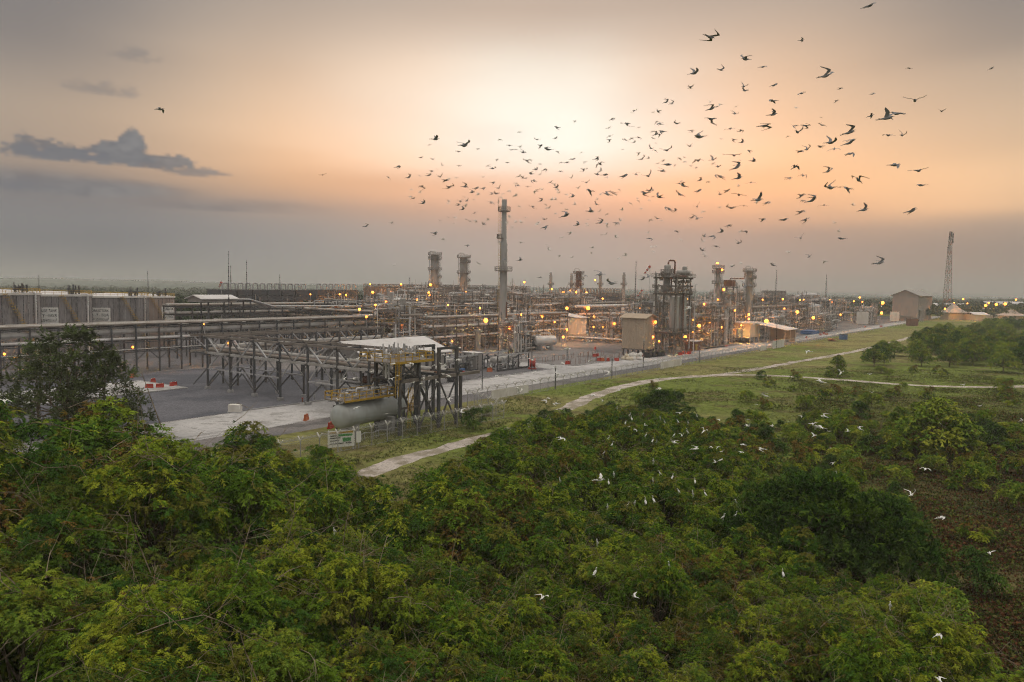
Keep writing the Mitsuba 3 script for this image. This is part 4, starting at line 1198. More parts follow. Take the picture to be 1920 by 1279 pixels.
for k, (px, py, D) in enumerate(((1032, 511, 455), (1071, 512, 470), (1125, 512, 470), (1169, 511, 450), (1229, 511, 268))):
    t = thing('slim_stack', ('slim grey stack, leftmost of the row', 'slim grey stack just left of the reddish column', 'slim grey stack right of the reddish column', 'slim grey stack at the right end of the row', 'slim stack on the left edge of the silo frame')[k], 'stack', 'slim stacks')
    p = P(px, 560, D); p[2] = 0
    h = ztop(px, py, D)
    rod(t, 'shell', p, p + [0, 0, h - 1.6], 0.95 if k < 4 else 0.5, 'vessel')
    rod(t, 'tip', p + [0, 0, h - 1.6], p + [0, 0, h - 0.2], 0.7 if k < 4 else 0.4, 'pipe_grey')
    dome(t, 'cap', p + [0, 0, h - 0.2], [0, 0, 1], 0.8 if k < 4 else 0.42, 0.5, 'galv', 12, 3)
    ring_deck(t, p, 0.7 if k < 4 else 0.45, 1.9 if k < 4 else 1.2, h - 7.5 if k < 4 else h - 5.5)

# ---------------------------------------------------------------- silo frame on the right of the middle
t = thing('silo_frame', 'tall open frame on legs holding two grey silos and a hooked vent pipe', 'silo frame')
SB = 'steel_brown'
c0 = W(101, 18)
for o in (95, 101, 107):
    for q in (14.5, 21.5):
        beam(t, 'post', W(o, q, 0), W(o, q, 26), 0.36, 0.36, SB)
for z in (7.6, 20.6, 23.3, 26):
    for q in (14.5, 21.5):
        beam(t, 'beam', W(93.5, q, z), W(109, q, z), 0.3, 0.5, SB)
    for o in (95, 101, 107):
        beam(t, 'beam', W(o, 13.5, z), W(o, 22.5, z), 0.3, 0.5, SB)
for z in (7.9, 20.9, 26.2):
    block(t, 'deck', 101, 18, z, z + 0.15, 15.5, 9.4, SB)
    rail_mesh([W(93.3, 13.3, z + 0.15), W(108.7, 13.3, z + 0.15), W(108.7, 22.7, z + 0.15), W(93.3, 22.7, z + 0.15)], closed=True, w=0.09, post=1.5).put(t, 'handrail', SB)
for i, (o0, o1) in enumerate(((95, 101), (101, 107))):
    beam(t, 'brace', W(o0, 14.5, 21), W(o1, 14.5, 25.8), 0.2, 0.2, SB); beam(t, 'brace', W(o1, 14.5, 21), W(o0, 14.5, 25.8), 0.2, 0.2, SB)
    beam(t, 'brace', W(o0, 14.5, 0.3), W(o1, 14.5, 7.4), 0.2, 0.2, SB)
for k, o in enumerate((96.4, 102.4)):
    s = put(t, {**shared('cyl', 'vessel'), 'to_world': tf(np.array([1.62, 0, 0]), np.array([0, 1.62, 0]), np.array([0, 0, 10.4]), W(o, 15.4, 9.4))}, 'silo')
    dome(s, 'hopper', W(o, 15.4, 9.4), [0, 0, -1], 1.62, 0.9, 'vessel', 16, 4)
p = W(98.0, 19)
vessel(t, 'column', p + [0, 0, 22], p + [0, 0, 30], 1.1, 'vessel', 16)
ring_deck(t, p, 1.0, 2.2, 27.6)
pipe(t, 'vent_pipe', [p + [0.3, 0, 29.4], p + [0.3, 0, 31.9], p + [2.5, 0, 31.9], p + [2.5, 0, 26.6], p + [6.5, 0.5, 26.6]], 0.28, 'rust')
p2 = W(105.5, 17)
vessel(t, 'drum', p2 + [-1.5, 0, 28.0], p2 + [2.5, 0, 28.0], 0.8, 'vessel', 14)
vessel(t, 'drum', p2 + [1.0, 0.6, 26.3], p2 + [1.0, 0.6, 29.8], 0.8, 'vessel', 14)
block(t, 'upper_deck', 106, 18, 27.1, 27.25, 7, 6, SB)
rail_mesh([W(102.5, 15, 27.25), W(109.5, 15, 27.25), W(109.5, 21, 27.25)], w=0.09).put(t, 'handrail', SB)
for i, (o, q, z0, z1) in enumerate(((94.6, 13.8, 8, 27), (109.2, 13.6, 0, 24), (100, 13.7, 8, 21), (108.2, 22, 6, 29), (105.2, 13.5, 2, 20))):
    pipe(t, 'pipe', [W(o, q, z0), W(o, q, z1), W(o + 1.8, q, z1)], 0.2, ('pipe_brown', 'silver', 'rust', 'pipe_grey', 'galv')[i], 7)
fit = MB(); rr = np.random.default_rng(14)
for i in range(110):
    z = rr.choice([8.1, 21.1, 24, 26.4, 4])
    c = W(rr.uniform(94, 109), rr.uniform(13.6, 22), z + rr.uniform(0, 1.8))
    if i % 2: fit.cyl(c, c + [0, 0, rr.uniform(0.4, 2.2)], rr.uniform(0.05, 0.2))
    else: fit.box(c, *rr.uniform(0.3, 1.1, 3))
fit.put(t, 'valves', 'pipe_brown', kind='stuff')

# beige enclosure on legs
t = thing('enclosure', 'tall windowless beige enclosure with a gable roof, standing on short legs', 'enclosure')
gable(t, 86.8, 94.5, 21.2, 29.6, 2.3, 12.6, 13.7, 'wall_beige', 'wall_beige', over=0.9, along='v')
for o in (87.2, 90.6, 94.1):
    for q in (21.6, 25.4, 29.2):
        beam(t, 'leg', W(o, q, 0), W(o, q, 2.3), 0.4, 0.4, 'steel')
block(t, 'base_frame', 90.65, 25.4, 2.0, 2.3, 7.9, 8.6, 'steel_brown')
rib = MB()
for i in range(1, 14):
    rib.beam(W(86.77, 21.2 + 0.6 * i, 2.4), W(86.77, 21.2 + 0.6 * i, 12.5), 0.06)
for i in range(1, 13):
    rib.beam(W(86.8 + 0.59 * i, 21.17, 2.4), W(86.8 + 0.59 * i, 21.17, 12.5), 0.06)
rib.put(t, 'cladding_ribs', 'wall_beige', kind='stuff')

# ---------------------------------------------------------------- house with the blue door and its open shed
t = thing('control_house', 'cream house on stilts with a blue door and a flat roof', 'house')
block(t, 'wall', 183, 20.5, 2.3, 8.2, 12.5, 7.5, 'cream')
block(t, 'roof', 183, 20.5, 8.2, 8.7, 14.5, 9.2, 'white')
for o in (177.2, 183, 188.8):
    for q in (17, 24):
        beam(t, 'stilt', W(o, q, 0), W(o, q, 2.3), 0.5, 0.5, 'cream')
d = block(t, 'door', 176.7, 21.3, 2.4, 5.7, 0.12, 2.4, 'blue')
for z in (4.05,):
    block(d, 'leaf_joint', 176.62, 21.3, 2.5, 5.6, 0.05, 0.08, 'dark')
for o, q in ((176.66, 22.75), (176.66, 19.85)):
    beam(t, 'door_frame', W(o, q, 2.4), W(o, q, 6.6), 0.12, 0.12, 'galv')
beam(t, 'door_frame', W(176.66, 19.8, 6.6), W(176.66, 22.8, 6.6), 0.12, 0.12, 'galv')
block(t, 'landing', 175.9, 20.5, 2.1, 2.3, 1.6, 7.5, 'galv')
rail_mesh([W(175.2, 24.2, 2.3), W(175.2, 16.8, 2.3)], w=0.08).put(t, 'handrail', 'galv')
st = MB()
for i in range(8):
    st.box(W(175.6, 16.4 - 0.4 * i, 2.1 - 0.27 * i), 1.3, 0.4, 0.08)
st.put(t, 'stair', 'galv')
t = thing('open_shed', 'open shed with a pale lean-to roof beside the cream house', 'shed')
for o in (184, 191.5, 199):
    for q in (4.4, 15.5):
        beam(t, 'post', W(o, q, 0), W(o, q, 5.8 if q < 10 else 7.6), 0.26, 0.26, 'galv')
rv = np.array([W(183, 3.4, 5.7), W(200.2, 3.4, 5.7), W(200.2, 16.6, 8.0), W(183, 16.6, 8.0)])
put(t, mikit.ply((np.vstack([rv, rv + [0, 0, 0.18]]), np.array([[0, 1, 2, 3], [4, 7, 6, 5], [0, 4, 5, 1], [1, 5, 6, 2], [2, 6, 7, 3], [3, 7, 4, 0]])), 'm_roof_pale'), 'roof')
block(t, 'back_wall', 199.4, 10, 0, 5.6, 0.15, 11, 'wall_grey')
for k in range(4):
    m_ = thing('workbench', 'grey bench under the open shed by the cream house', 'bench', 'benches in the open shed')
    block(m_, 'top', 186 + 3.4 * k, 8.5, 1.0, 1.12, 2.4, 1.4, 'galv'); block(m_, 'cabinet', 186 + 3.4 * k, 8.5, 0.0, 1.0, 2.0, 1.0, 'wall_grey')

# white hut, small huts, far buildings
t = thing('white_hut', 'white hut with a mono-pitch pale blue grey roof near the middle', 'hut')
c = W(163, 96)
block(t, 'wall', 163, 96, 0.8, 8.4, 9, 9, 'white')
rv = np.array([W(157.6, 90.8, 8.3), W(168.4, 90.8, 8.3), W(168.4, 101.6, 10.0), W(157.6, 101.6, 10.0)])
put(t, mikit.ply((np.vstack([rv, rv + [0, 0, 0.25]]), np.array([[0, 1, 2, 3], [4, 7, 6, 5], [0, 4, 5, 1], [1, 5, 6, 2], [2, 6, 7, 3], [3, 7, 4, 0]])), 'm_roof_pale'), 'roof')
block(t, 'plinth', 163, 96, 0, 0.8, 9.4, 9.4, 'concrete')
for k in range(2):
    vessel(t, 'drum', W(157.0, 99.4 - 2.9 * k, 0.4), W(157.0, 99.4 - 2.9 * k, 5.0), 1.25, 'pipe_grey', 14)
t = thing('guard_hut', 'small brown hut with a pale roof and a lamp lit doorway, right of the silos', 'hut')
block(t, 'wall', 122.6, 19.6, 0, 3.4, 5.5, 4, 'rust'); block(t, 'roof', 122.6, 19.6, 3.4, 3.65, 7.0, 5.2, 'roof_pale')
block(t, 'doorway', 121.4, 17.55, 0.1, 2.5, 1.6, 0.12, 'yellow')
t = thing('warehouse', 'largest building, tall brown warehouse with a shallow gable roof at the far right', 'warehouse')
gable(t, 516, 592, 1.5, 19.5, 0, 20.4, 24.4, 'wall_brown', 'wall_grey', over=1.6)
block(t, 'doorway', 524, 1.4, 0, 9, 4.0, 0.3, 'dark')
block(t, 'canopy', 526, 0.6, 9, 9.3, 12, 2.4, 'wall_grey')
block(t, 'lean_to', 515.0, 10, 4.0, 4.6, 2.6, 12, 'wall_grey')
rib = MB()
for i in range(1, 18):
    rib.beam(W(515.94, 1.5 + i, 0.2), W(515.94, 1.5 + i, 20.4), 0.12)
for i in range(1, 38):
    rib.beam(W(516 + 2 * i, 1.44, 0.2), W(516 + 2 * i, 1.44, 20.3), 0.12)
rib.put(t, 'cladding_ribs', 'wall_brown', kind='stuff')
for k, (px, D, w_, h, lab) in enumerate(((1619, 500, 8.0, 9.2, 'white panel hoarding left of the brown warehouse'), (1679, 560, 7.0, 8.0, 'pale hoarding at the left foot of the brown warehouse'))):
    t = thing('hoarding', lab, 'hoarding')
    p = P(px, 560, D); p[2] = 0
    put(t, {**shared('box', 'white'), 'to_world': tf(np.array([w_, 0, 0]), np.array([0, 0.25, 0]), np.array([0, 0, h - 1]), p + [0, 0, h / 2 + 0.5])}, 'board')
    for q in (-0.4, 0, 0.4):
        rod(t, 'post', p + [q * w_, 0.3, 0], p + [q * w_, 0.3, h], 0.14, 'galv', 'rod')
mat('tent', worn((0.50, 0.44, 0.40), (0.38, 0.33, 0.3), 0.5, 0.2), 0.7)


def tent(label, c, s, h):
    t = thing('tent', label, 'tent', 'pale pyramid roofed tents')
    x, y = c[0], c[1]
    e = h * 0.42
    k = [(-s, -s), (s, -s), (s, s), (-s, s)]
    lo = [[x + q[0], y + q[1], e] for q in k]; mi_ = [[x + q[0] * 0.45, y + q[1] * 0.45, e + (h - e) * 0.38] for q in k]
    v = np.array(lo + mi_ + [[x, y, h]])
    f = np.array([[i, (i + 1) % 4, 4 + (i + 1) % 4] for i in range(4)] + [[i, 4 + (i + 1) % 4, 4 + i] for i in range(4)] + [[4 + i, 4 + (i + 1) % 4, 8] for i in range(4)])
    put(t, mikit.ply(trimesh.Trimesh(v, f, process=False), 'm_tent'), 'canopy')
    for q in k:
        rod(t, 'pole', [x + q[0] * 0.96, y + q[1] * 0.96, 0], [x + q[0] * 0.96, y + q[1] * 0.96, e + 0.1], 0.12, 'galv')
    put(t, {**shared('box', 'cream'), 'to_world': tf(np.array([s * 1.6, 0, 0]), np.array([0, s * 1.4, 0]), np.array([0, 0, e * 0.9]), [x, y + 1, e * 0.45])}, 'back_wall')
tent('large pale pyramid tent right of the brown warehouse', P(1787, 590, 640)[:2], 8.5, 14.5)
tent('pale pyramid tent at the right edge behind the scrub', P(1897, 590, 640)[:2], 9, 10.0)
for k, (px, D, w_, h, lab) in enumerate(((1838, 700, 26, 9.5, 'long low shed with a pale roof behind the pyramid tent'), (1775, 800, 40, 12.0, 'far low shed with a white roof behind the lattice tower'), (1880, 860, 44, 14.0, 'farthest low pale roofed shed at the right edge'), (1832, 630, 11, 7.0, 'small pale shed between the two tents'))):
    t = thing('low_shed', lab, 'shed')
    p = P(px, 560, D)
    v = []
    for sx_, sy_, z in ((-1, -1, 0), (1, -1, 0), (1, 1, 0), (-1, 1, 0), (-1, -1, h * 0.72), (1, -1, h * 0.72), (1, 1, h * 0.72), (-1, 1, h * 0.72)):
        v.append([p[0] + sx_ * w_ / 2, p[1] + sy_ * 8, z])
    put(t, mikit.ply((np.array(v), np.array([[0, 1, 5, 4], [1, 2, 6, 5], [2, 3, 7, 6], [3, 0, 4, 7]])), 'm_cream'), 'wall')
    rv = [[p[0] + sx_ * (w_ / 2 + 1), p[1] + sy_ * 9, z] for sx_, sy_, z in ((-1, -1, h * 0.68), (1, -1, h * 0.68), (1, 0, h), (-1, 0, h), (1, 1, h * 0.68), (-1, 1, h * 0.68))]
    put(t, mikit.ply((np.array(rv), np.array([[0, 1, 2, 3], [3, 2, 4, 5]])), 'm_roof_pale'), 'roof')

# white tank on the right and one smaller tank behind it
for k, (px, D, r, h, m, lab) in enumerate(((1515, 480, 8.6, 12.8, 'white', 'short white tank with two lamps in front, left of the warehouse'), (1517, 560, 7.0, 19.8, 'wall_grey', 'grey tank with a domed roof behind the white tank'))):
    t = thing('round_tank', lab, 'tank')
    p = P(px, 580, D); p[2] = 0
    put(t, mikit.ply(trimesh.creation.cylinder(r, h, sections=40, transform=trimesh.transformations.translation_matrix(p + [0, 0, h / 2])), 'm_' + m, smooth=30), 'shell')
    dome(t, 'roof', p + [0, 0, h], [0, 0, 1], r + 0.1, 0.22, 'roof_pale', 32)
    rail_mesh([p + [r * math.cos(q), r * math.sin(q), h + 0.1] for q in np.linspace(0, 2 * np.pi, 24)], w=0.09, post=3).put(t, 'handrail', 'galv')
    st = MB()
    for i in range(22):
        s = 3.6 + i * 0.055
        st.box(p + [(r + 0.5) * math.cos(s), (r + 0.5) * math.sin(s), 0.4 + i * h / 22], 0.9, 0.9, 0.14)
    st.put(t, 'stair', 'galv', kind='stuff')

# ---------------------------------------------------------------- lattice mast
t = thing('lattice_mast', 'tall lattice telecom mast with antenna panels, right of the warehouse', 'mast')
p = P(1776, 560, 720); p[2] = 0
h = ztop(1781, 434, 720)
wz = lambda z: 5.8 * (1 - z / h) + 1.5 * (z / h)
cor = lambda k, z: p + np.array([(-1, 1, 1, -1)[k] * wz(z) / 1.0 * 0.5, (-1, -1, 1, 1)[k] * wz(z) * 0.5, z])
zs = np.linspace(0, h, 19)
for k in range(4):
    beam(t, 'leg', cor(k, 0), cor(k, h), 0.4, 0.4, 'steel_brown')
for i in range(18):
    for k in range(4):
        beam(t, 'brace', cor(k, zs[i]), cor((k + 1) % 4, zs[i + 1]), 0.22, 0.22, 'orange' if i % 2 else 'galv')
    beam(t, 'strut', cor(0, zs[i + 1]), cor(1, zs[i + 1]), 0.16, 0.16, 'galv')
for i, (dx, dz) in enumerate(((1.6, -4), (-1.6, -6), (1.6, -9), (0, -3), (-2.6, -17))):
    put(t, {**shared('box', 'steel'), 'to_world': tf(np.array([0.8, 0, 0]), np.array([0, 0.5, 0]), np.array([0, 0, 4.5]), p + [dx, -1.4, h + dz])}, 'antenna_panel')

# ---------------------------------------------------------------- coolers, process units, far plant
cooler_bank('air cooler bank at the far left with a row of grey header loops', 40, 84, 190, 14.8, 19.6, loops=True, lattice=False, m='steel')
cooler_bank('air cooler bank second from the left with header loops', 90, 116, 192, 14.8, 19.8, loops=True, lattice=False, m='steel')
cooler_bank('air cooler bank with lamp lit lattice left of the absorber columns', 124, 168, 186, 14.8, 19.4, loops=False)
cooler_bank('air cooler bank below and between the absorber columns', 174, 212, 190, 14.8, 19.6, loops=False)
cooler_bank('air cooler bank right behind the tall stack', 226, 262, 190, 14.8, 19.6, loops=False)
cooler_bank('air cooler bank with loops below the four slim stacks', 222, 300, 142, 14.8, 19.6, loops=True, lattice=False, loop_m='pipe_brown')
cooler_bank('air cooler bank between the silo frame and the lamp lit column', 196, 236, 46, 15.0, 17.4, loops=False, lattice=False)
cooler_bank('air cooler bank right of the stout column with small vents', 392, 452, 82, 14.8, 19.6, loops=True, lattice=False, loop_m='steel_brown')
cooler_bank('farthest right air cooler bank before the warehouse', 470, 520, 78, 14.8, 19.4, loops=False, lattice=False)

UNITS = [(52, 104, 26, 12, [5, 9.5, 13.5], 'lamp lit process unit with a yellow stair left of the middle'), (84, 100, 28, 14, [5, 9, 13], 'process unit below the absorber columns'),
         (60, 84, 26, 12, [4.5, 8.5], 'process unit behind the pale shelter roof'), (84, 90, 24, 10, [4.5, 8], 'process unit just left of the tall stack'),
         (106, 92, 26, 12, [5, 9], 'process unit right behind the tall stack'), (132, 100, 26, 12, [5, 9.5], 'process unit behind the white topped canopy'),
         (126, 128, 30, 14, [6, 11, 15], 'deep process unit between stack and slim stacks'), (176, 124, 34, 14, [6, 11, 15.5], 'deep process unit below the slim stacks'), (216, 122, 30, 14, [6, 11, 14], 'deep process unit near the right slim stack'),
         (204, 86, 26, 10, [5, 9], 'process unit right of the white hut'), (60, 134, 30, 16, [6, 11, 14], 'deep process unit on the left side of the plant'), (96, 150, 30, 16, [6, 11, 15], 'far left process unit below the absorbers'),
         (140, 160, 30, 16, [6, 12, 16], 'far process unit behind the tall stack'), (190, 158, 34, 16, [6, 12, 16], 'far process unit left of the slim stacks'),
         (134, 40, 22, 12, [5, 9.5, 14], 'lamp lit process unit right of the two silos'), (156, 38, 20, 12, [5, 10, 14.5], 'lamp lit process unit around the slender column'), (178, 42, 22, 12, [5, 10, 14.5], 'lamp lit process unit left of the stout column'),
         (150, 56, 30, 10, [6, 11], 'process unit behind the silos'), (214, 24, 18, 10, [4.5, 8], 'process unit behind the cream house'), (240, 28, 22, 12, [4.5, 8.5], 'process unit right of the cream house'),
         (276, 36, 28, 14, [5, 9.5], 'process unit left of the white tank'), (330, 44, 34, 16, [5, 10, 14], 'process unit behind the white tank'), (372, 40, 30, 16, [6, 12, 16], 'dark process unit right of the white tank'), (420, 46, 34, 14, [5, 10], 'far process unit by the brown warehouse'),
         (146, 66, 24, 8, [4, 7.5], 'low process unit beyond the beige enclosure')]
for i, (a, b, la, lb, lv, lab) in enumerate(UNITS):
    near = i in (0, 1, 2, 3, 4, 5, 14, 15, 16)
    module(lab, a, b, la, lb, lv, 100 + i, n_pipe=34 if near else 22, n_vessel=4 if near else 3, n_fit=170 if near else 110, m='steel' if i in (10, 11, 22) else 'steel_brown')

# tall bare frame beside the stout column
t = thing('exchanger_frame', 'bare frame with a brown box on top, left of the stout column', 'frame')
for o in (180.5, 185.5):
    for q in (26, 31):
        beam(t, 'post', W(o, q, 0), W(o, q, 23.5), 0.34, 0.34, 'steel')
for z in (8, 14, 20, 23.5):
    for q in (26, 31):
        beam(t, 'beam', W(180, q, z), W(186, q, z), 0.28, 0.4, 'steel')
    for o in (180.5, 185.5):
        beam(t, 'beam', W(o, 25.6, z), W(o, 31.4, z), 0.28, 0.4, 'steel')
block(t, 'top_box', 182.5, 28.5, 23.8, 26.6, 4, 4, 'rust')
pipe(t, 'pipe', [W(183, 28.5, 26.4), W(183, 28.5, 27.4), W(188.5, 24, 27.4), W(188.5, 24, 30)], 0.2, 'rust')

# skids at the front edge of the plant
for k, (a, b, L, Wd, lab) in enumerate(((9.5, 37.5, 13, 6, 'left grey skid of pipes and a vessel right of the shelter'), (24.5, 32.5, 14, 7, 'right grey skid of crowded pipes behind the red reel'))):
    t = thing('pipe_skid', lab, 'skid')
    for o in (-L / 2, -L / 6, L / 6, L / 2):
        for q in (-Wd / 2, Wd / 2):
            beam(t, 'post', W(a + o, b + q, 0), W(a + o, b + q, 4.2), 0.24, 0.24, 'steel')
    for q in (-Wd / 2, Wd / 2):
        beam(t, 'beam', W(a - L / 2, b + q, 4.2), W(a + L / 2, b + q, 4.2), 0.22, 0.34, 'galv')
        beam(t, 'beam', W(a - L / 2, b + q, 0.3), W(a + L / 2, b + q, 0.3), 0.3, 0.4, 'steel')
    rr = np.random.default_rng(60 + k)
    for i in range(26):
        o = rr.uniform(-L / 2, L / 2 - 2); q = rr.uniform(-Wd / 2, Wd / 2); z = rr.uniform(0.6, 3.8)
        pipe(t, 'pipe', [W(a + o, b + q, 0.4), W(a + o, b + q, z), W(a + o + rr.uniform(1, 4), b + q, z), W(a + o + rr.uniform(1, 4), b + q + rr.uniform(-1, 1), z + 0.9)], rr.choice([0.1, 0.15, 0.22]), rr.choice(['galv', 'pipe_grey', 'silver', 'steel']), 6)
    vessel(t, 'vessel', W(a - L / 3, b, 2.6), W(a + L / 5, b, 2.6), 0.9, 'pipe_grey', 14)
    fit = MB()
    for i in range(90):
        c = W(a + rr.uniform(-L / 2, L / 2), b + rr.uniform(-Wd / 2, Wd / 2), rr.uniform(0.5, 4.2))
        if i % 2: fit.cyl(c, c + [0, 0, rr.uniform(0.3, 1.3)], rr.uniform(0.04, 0.12))
        else: fit.box(c, *rr.uniform(0.15, 0.7, 3))
    fit.put(t, 'valves', 'galv', kind='stuff')
t = thing('grey_cabin', 'plain grey cabin standing between the two pipe skids', 'cabin')
block(t, 'wall', 16.8, 37, 0, 4.6, 2.6, 5, 'wall_grey'); block(t, 'roof', 16.8, 37, 4.6, 4.75, 3.0, 5.4, 'roof_pale')

# vessels in front of the stack
t = thing('silver_drum', 'silver insulated horizontal drum right of the tall stack', 'pressure vessel')
vessel(t, 'shell', W(80, 60.5, 3.4), W(87.0, 57.2, 3.4), 1.75, 'silver', 28)
for s in (81.5, 85.6):
    block(t, 'saddle', s, 60.5 - (s - 80) * 0.47, 0, 2.2, 0.6, 2.8, 'concrete')
pipe(t, 'pipe', [W(82, 59.6, 4.9), W(82, 59.6, 6.0), W(86, 57.7, 6.0), W(86, 57.7, 5)], 0.2, 'silver')
t = thing('machinery_set', 'dark rounded machinery on a skid between the stack and the silver drum', 'machine')
vessel(t, 'drum', W(74.5, 64.0, 2.5), W(80.4, 61.0, 2.5), 1.7, 'dark', 22)
dome(t, 'pale_end', W(74.3, 64.1, 2.5), W(74.3, 64.1) - W(80.4, 61.0), 1.5, 0.8, 'white', 16, 4)
for s in (75.5, 77.5, 79.5):
    pipe(t, 'pipe', [W(s, 61.0, 0.4), W(s, 61.0, 3.2), W(s + 0.7, 62.4, 4.6), W(s + 0.7, 63.5, 4.6)], 0.24, 'galv' if s > 76 else 'steel')
block(t, 'skid', 77.5, 62.5, 0, 0.7, 7, 4, 'steel')
rail_mesh([W(73.5, 60.2, 5), W(81.5, 58.4, 5)], w=0.09).put(t, 'handrail', 'yellow')
block(t, 'deck', 77.5, 60.6, 4.8, 4.95, 8, 1.6, 'steel_brown')
t = thing('white_canopy', 'thin white canopy roof on posts above the silver drum', 'canopy')
block(t, 'roof', 90, 72, 8.2, 8.4, 9, 7, 'white')
for o, q in ((86, 69), (94, 69), (86, 75), (94, 75)):
    beam(t, 'post', W(o, q, 0), W(o, q, 8.2), 0.24, 0.24, 'galv')
pipe(t, 'pipe', [W(86, 67.6, 3), W(86, 67.6, 6), W(90, 67.6, 6), W(90, 67.6, 3.4)], 0.3, 'silver')
t = thing('big_elbow_pipe', 'fat silver pipe bending down behind the white canopy', 'pipe')
pipe(t, 'pipe', [W(86, 86, 9.6), W(104, 86, 9.6), W(104, 86, 2)], 0.7, 'silver', 12)
t = thing('pedestal', 'pale round pedestal with a collar left of the tall stack', 'pedestal')
p = W(66, 75); rod(t, 'stem', p, p + [0, 0, 6.5], 1.0, 'vessel'); rod(t, 'collar', p + [0, 0, 6.5], p + [0, 0, 7.2], 1.7, 'vessel')

UNITS2 = [(44, 96, 14, 12, [6, 11, 15], 'lamp lit frame with a yellow deck at the left of the plant'), (98, 108, 20, 10, [6, 11, 15, 18], 'tall frame right of the broad absorber columns'),
          (70, 62, 9, 7, [4.5, 8.5], 'small frame hugging the foot of the tall stack'), (112, 30, 10, 8, [6, 11, 16], 'tall lamp lit frame just behind the silos'), (126, 28, 10, 8, [5, 10, 15, 20], 'tallest narrow frame right of the silos'), (166, 26, 12, 8, [5, 9, 13], 'lamp lit frame in front of the slender column')]
for i, (a, b, la, lb, lv, lab) in enumerate(UNITS2):
    module(lab, a, b, la, lb, lv, 300 + i, n_pipe=30, n_vessel=4, n_fit=130)

UNITS3 = [(62, 112, 22, 10, [6, 11, 16], 'tall brown unit left of the absorber columns'), (112, 120, 26, 10, [7, 12, 17], 'tall brown unit behind the foot of the tall stack'), (150, 112, 22, 10, [6, 12, 17], 'tall brown unit behind the white hut'), (184, 108, 18, 10, [6, 12, 17], 'tall brown unit under the reddish column'),
          (232, 96, 24, 12, [6, 12, 17], 'tall brown unit left of the silo frame'), (196, 60, 22, 10, [6, 12, 16], 'tall brown unit behind the lamp lit column'), (226, 62, 22, 10, [6, 11, 15], 'brown unit behind the stout column'), (252, 62, 20, 12, [6, 11, 16], 'brown unit behind the cream house'),
          (300, 66, 30, 12, [6, 12, 17], 'brown unit behind the open shed'), (350, 72, 34, 12, [6, 12, 18], 'brown unit behind the white tank, taller'), (402, 62, 30, 12, [6, 12, 17], 'brown unit right of the grey tank'), (448, 58, 30, 12, [5, 10, 14], 'brown unit left of the warehouse')]
for i, (a, b, la, lb, lv, lab) in enumerate(UNITS3):
    module(lab, a, b, la, lb, lv, 500 + i, n_pipe=26, n_vessel=4, n_fit=140)

UNITS4 = [(432, 22, 22, 10, [4.5, 8], 'low unit behind the white hoarding'), (468, 30, 26, 12, [5, 9], 'low unit left of the brown warehouse, lamp lit'), (486, 54, 34, 14, [5, 10, 14], 'unit behind the lamps left of the warehouse'), (300, 20, 22, 8, [4, 7.5], 'low unit in front of the white tank'),
          (330, 24, 22, 8, [4.5, 8], 'low unit right of the white tank'), (80, 118, 20, 10, [7, 13, 19], 'tallest brown unit at the foot of the absorber columns'), (128, 112, 18, 10, [7, 13, 19], 'tallest brown unit right of the tall stack'), (210, 130, 22, 10, [7, 13, 18], 'tallest unit among the slim stacks'),
          (186, 30, 12, 10, [5, 10, 15, 20], 'tallest unit between the two right columns'), (146, 24, 10, 8, [5, 10, 15], 'lamp lit unit left of the slender column'), (36, 84, 12, 10, [5, 10, 14], 'unit where the long rack enters the plant')]
for i, (a, b, la, lb, lv, lab) in enumerate(UNITS4):
    module(lab, a, b, la, lb, lv, 700 + i, n_pipe=30, n_vessel=4, n_fit=150)
# kerbs and stanchions on the yard
for k, (p, q) in enumerate(((W(44.2, 22, 0.08), W(110, 17.2, 0.08)), (W(110, 17.2, 0.08), W(330, 12.2, 0.08)), (W(-60, 24.2, 0.08), W(-15, 22.2, 0.08)), (W(-15, 22.2, 0.08), W(33, 22.1, 0.08)), (W(-40, 8.9, 0.08), W(0, 6.9, 0.08)), (W(0, 6.9, 0.08), W(330, 3.4, 0.08)))):
    beam('inner_road', 'kerb', p, q, 0.25, 0.2, 'concrete')
st = thing('stanchion_row', 'rows of thin short rust brown posts standing in the gravel yard', 'posts')
for k in range(56):
    a, b = 46 + (k % 28) * 1.35, (24.5 if k < 28 else 34.5) + 0.6 * math.sin(k * 1.7)
    rod(st, 'post', W(a, b, 0), W(a, b, 1.3 + 0.5 * ((k * 7) % 5) / 5), 0.06, 'rust', 'rod')
for k in range(14):
    a, b = 4 + (k * 23) % 76, 24.6 + (k * 5) % 7
    t = thing('drain_cover', 'small square drain cover set in the yard by the inner road', 'drain', 'drain covers along the inner road')
    block(t, 'frame', a, b, 0.0, 0.06, 1.3, 1.3, 'concrete'); block(t, 'grate', a, b, 0.06, 0.09, 1.0, 1.0, 'dark')
for k in range(16):
    a, b = -48 + 3.2 * k + (k % 3), 24.9 + (k * 7 % 5) * 0.9
    t = thing('pipe_stub', 'short capped pipe stub on the edge of the dark yard', 'pipe', 'pipe stubs along the dark yard')
    rod(t, 'stub', W(a, b, 0), W(a, b, 0.7 + 0.1 * (k % 4)), 0.13, 'galv' if k % 2 else 'rust'); rod(t, 'cap', W(a, b, 0.7 + 0.1 * (k % 4)), W(a, b, 0.8 + 0.1 * (k % 4)), 0.2, 'red' if k % 3 == 0 else 'galv')
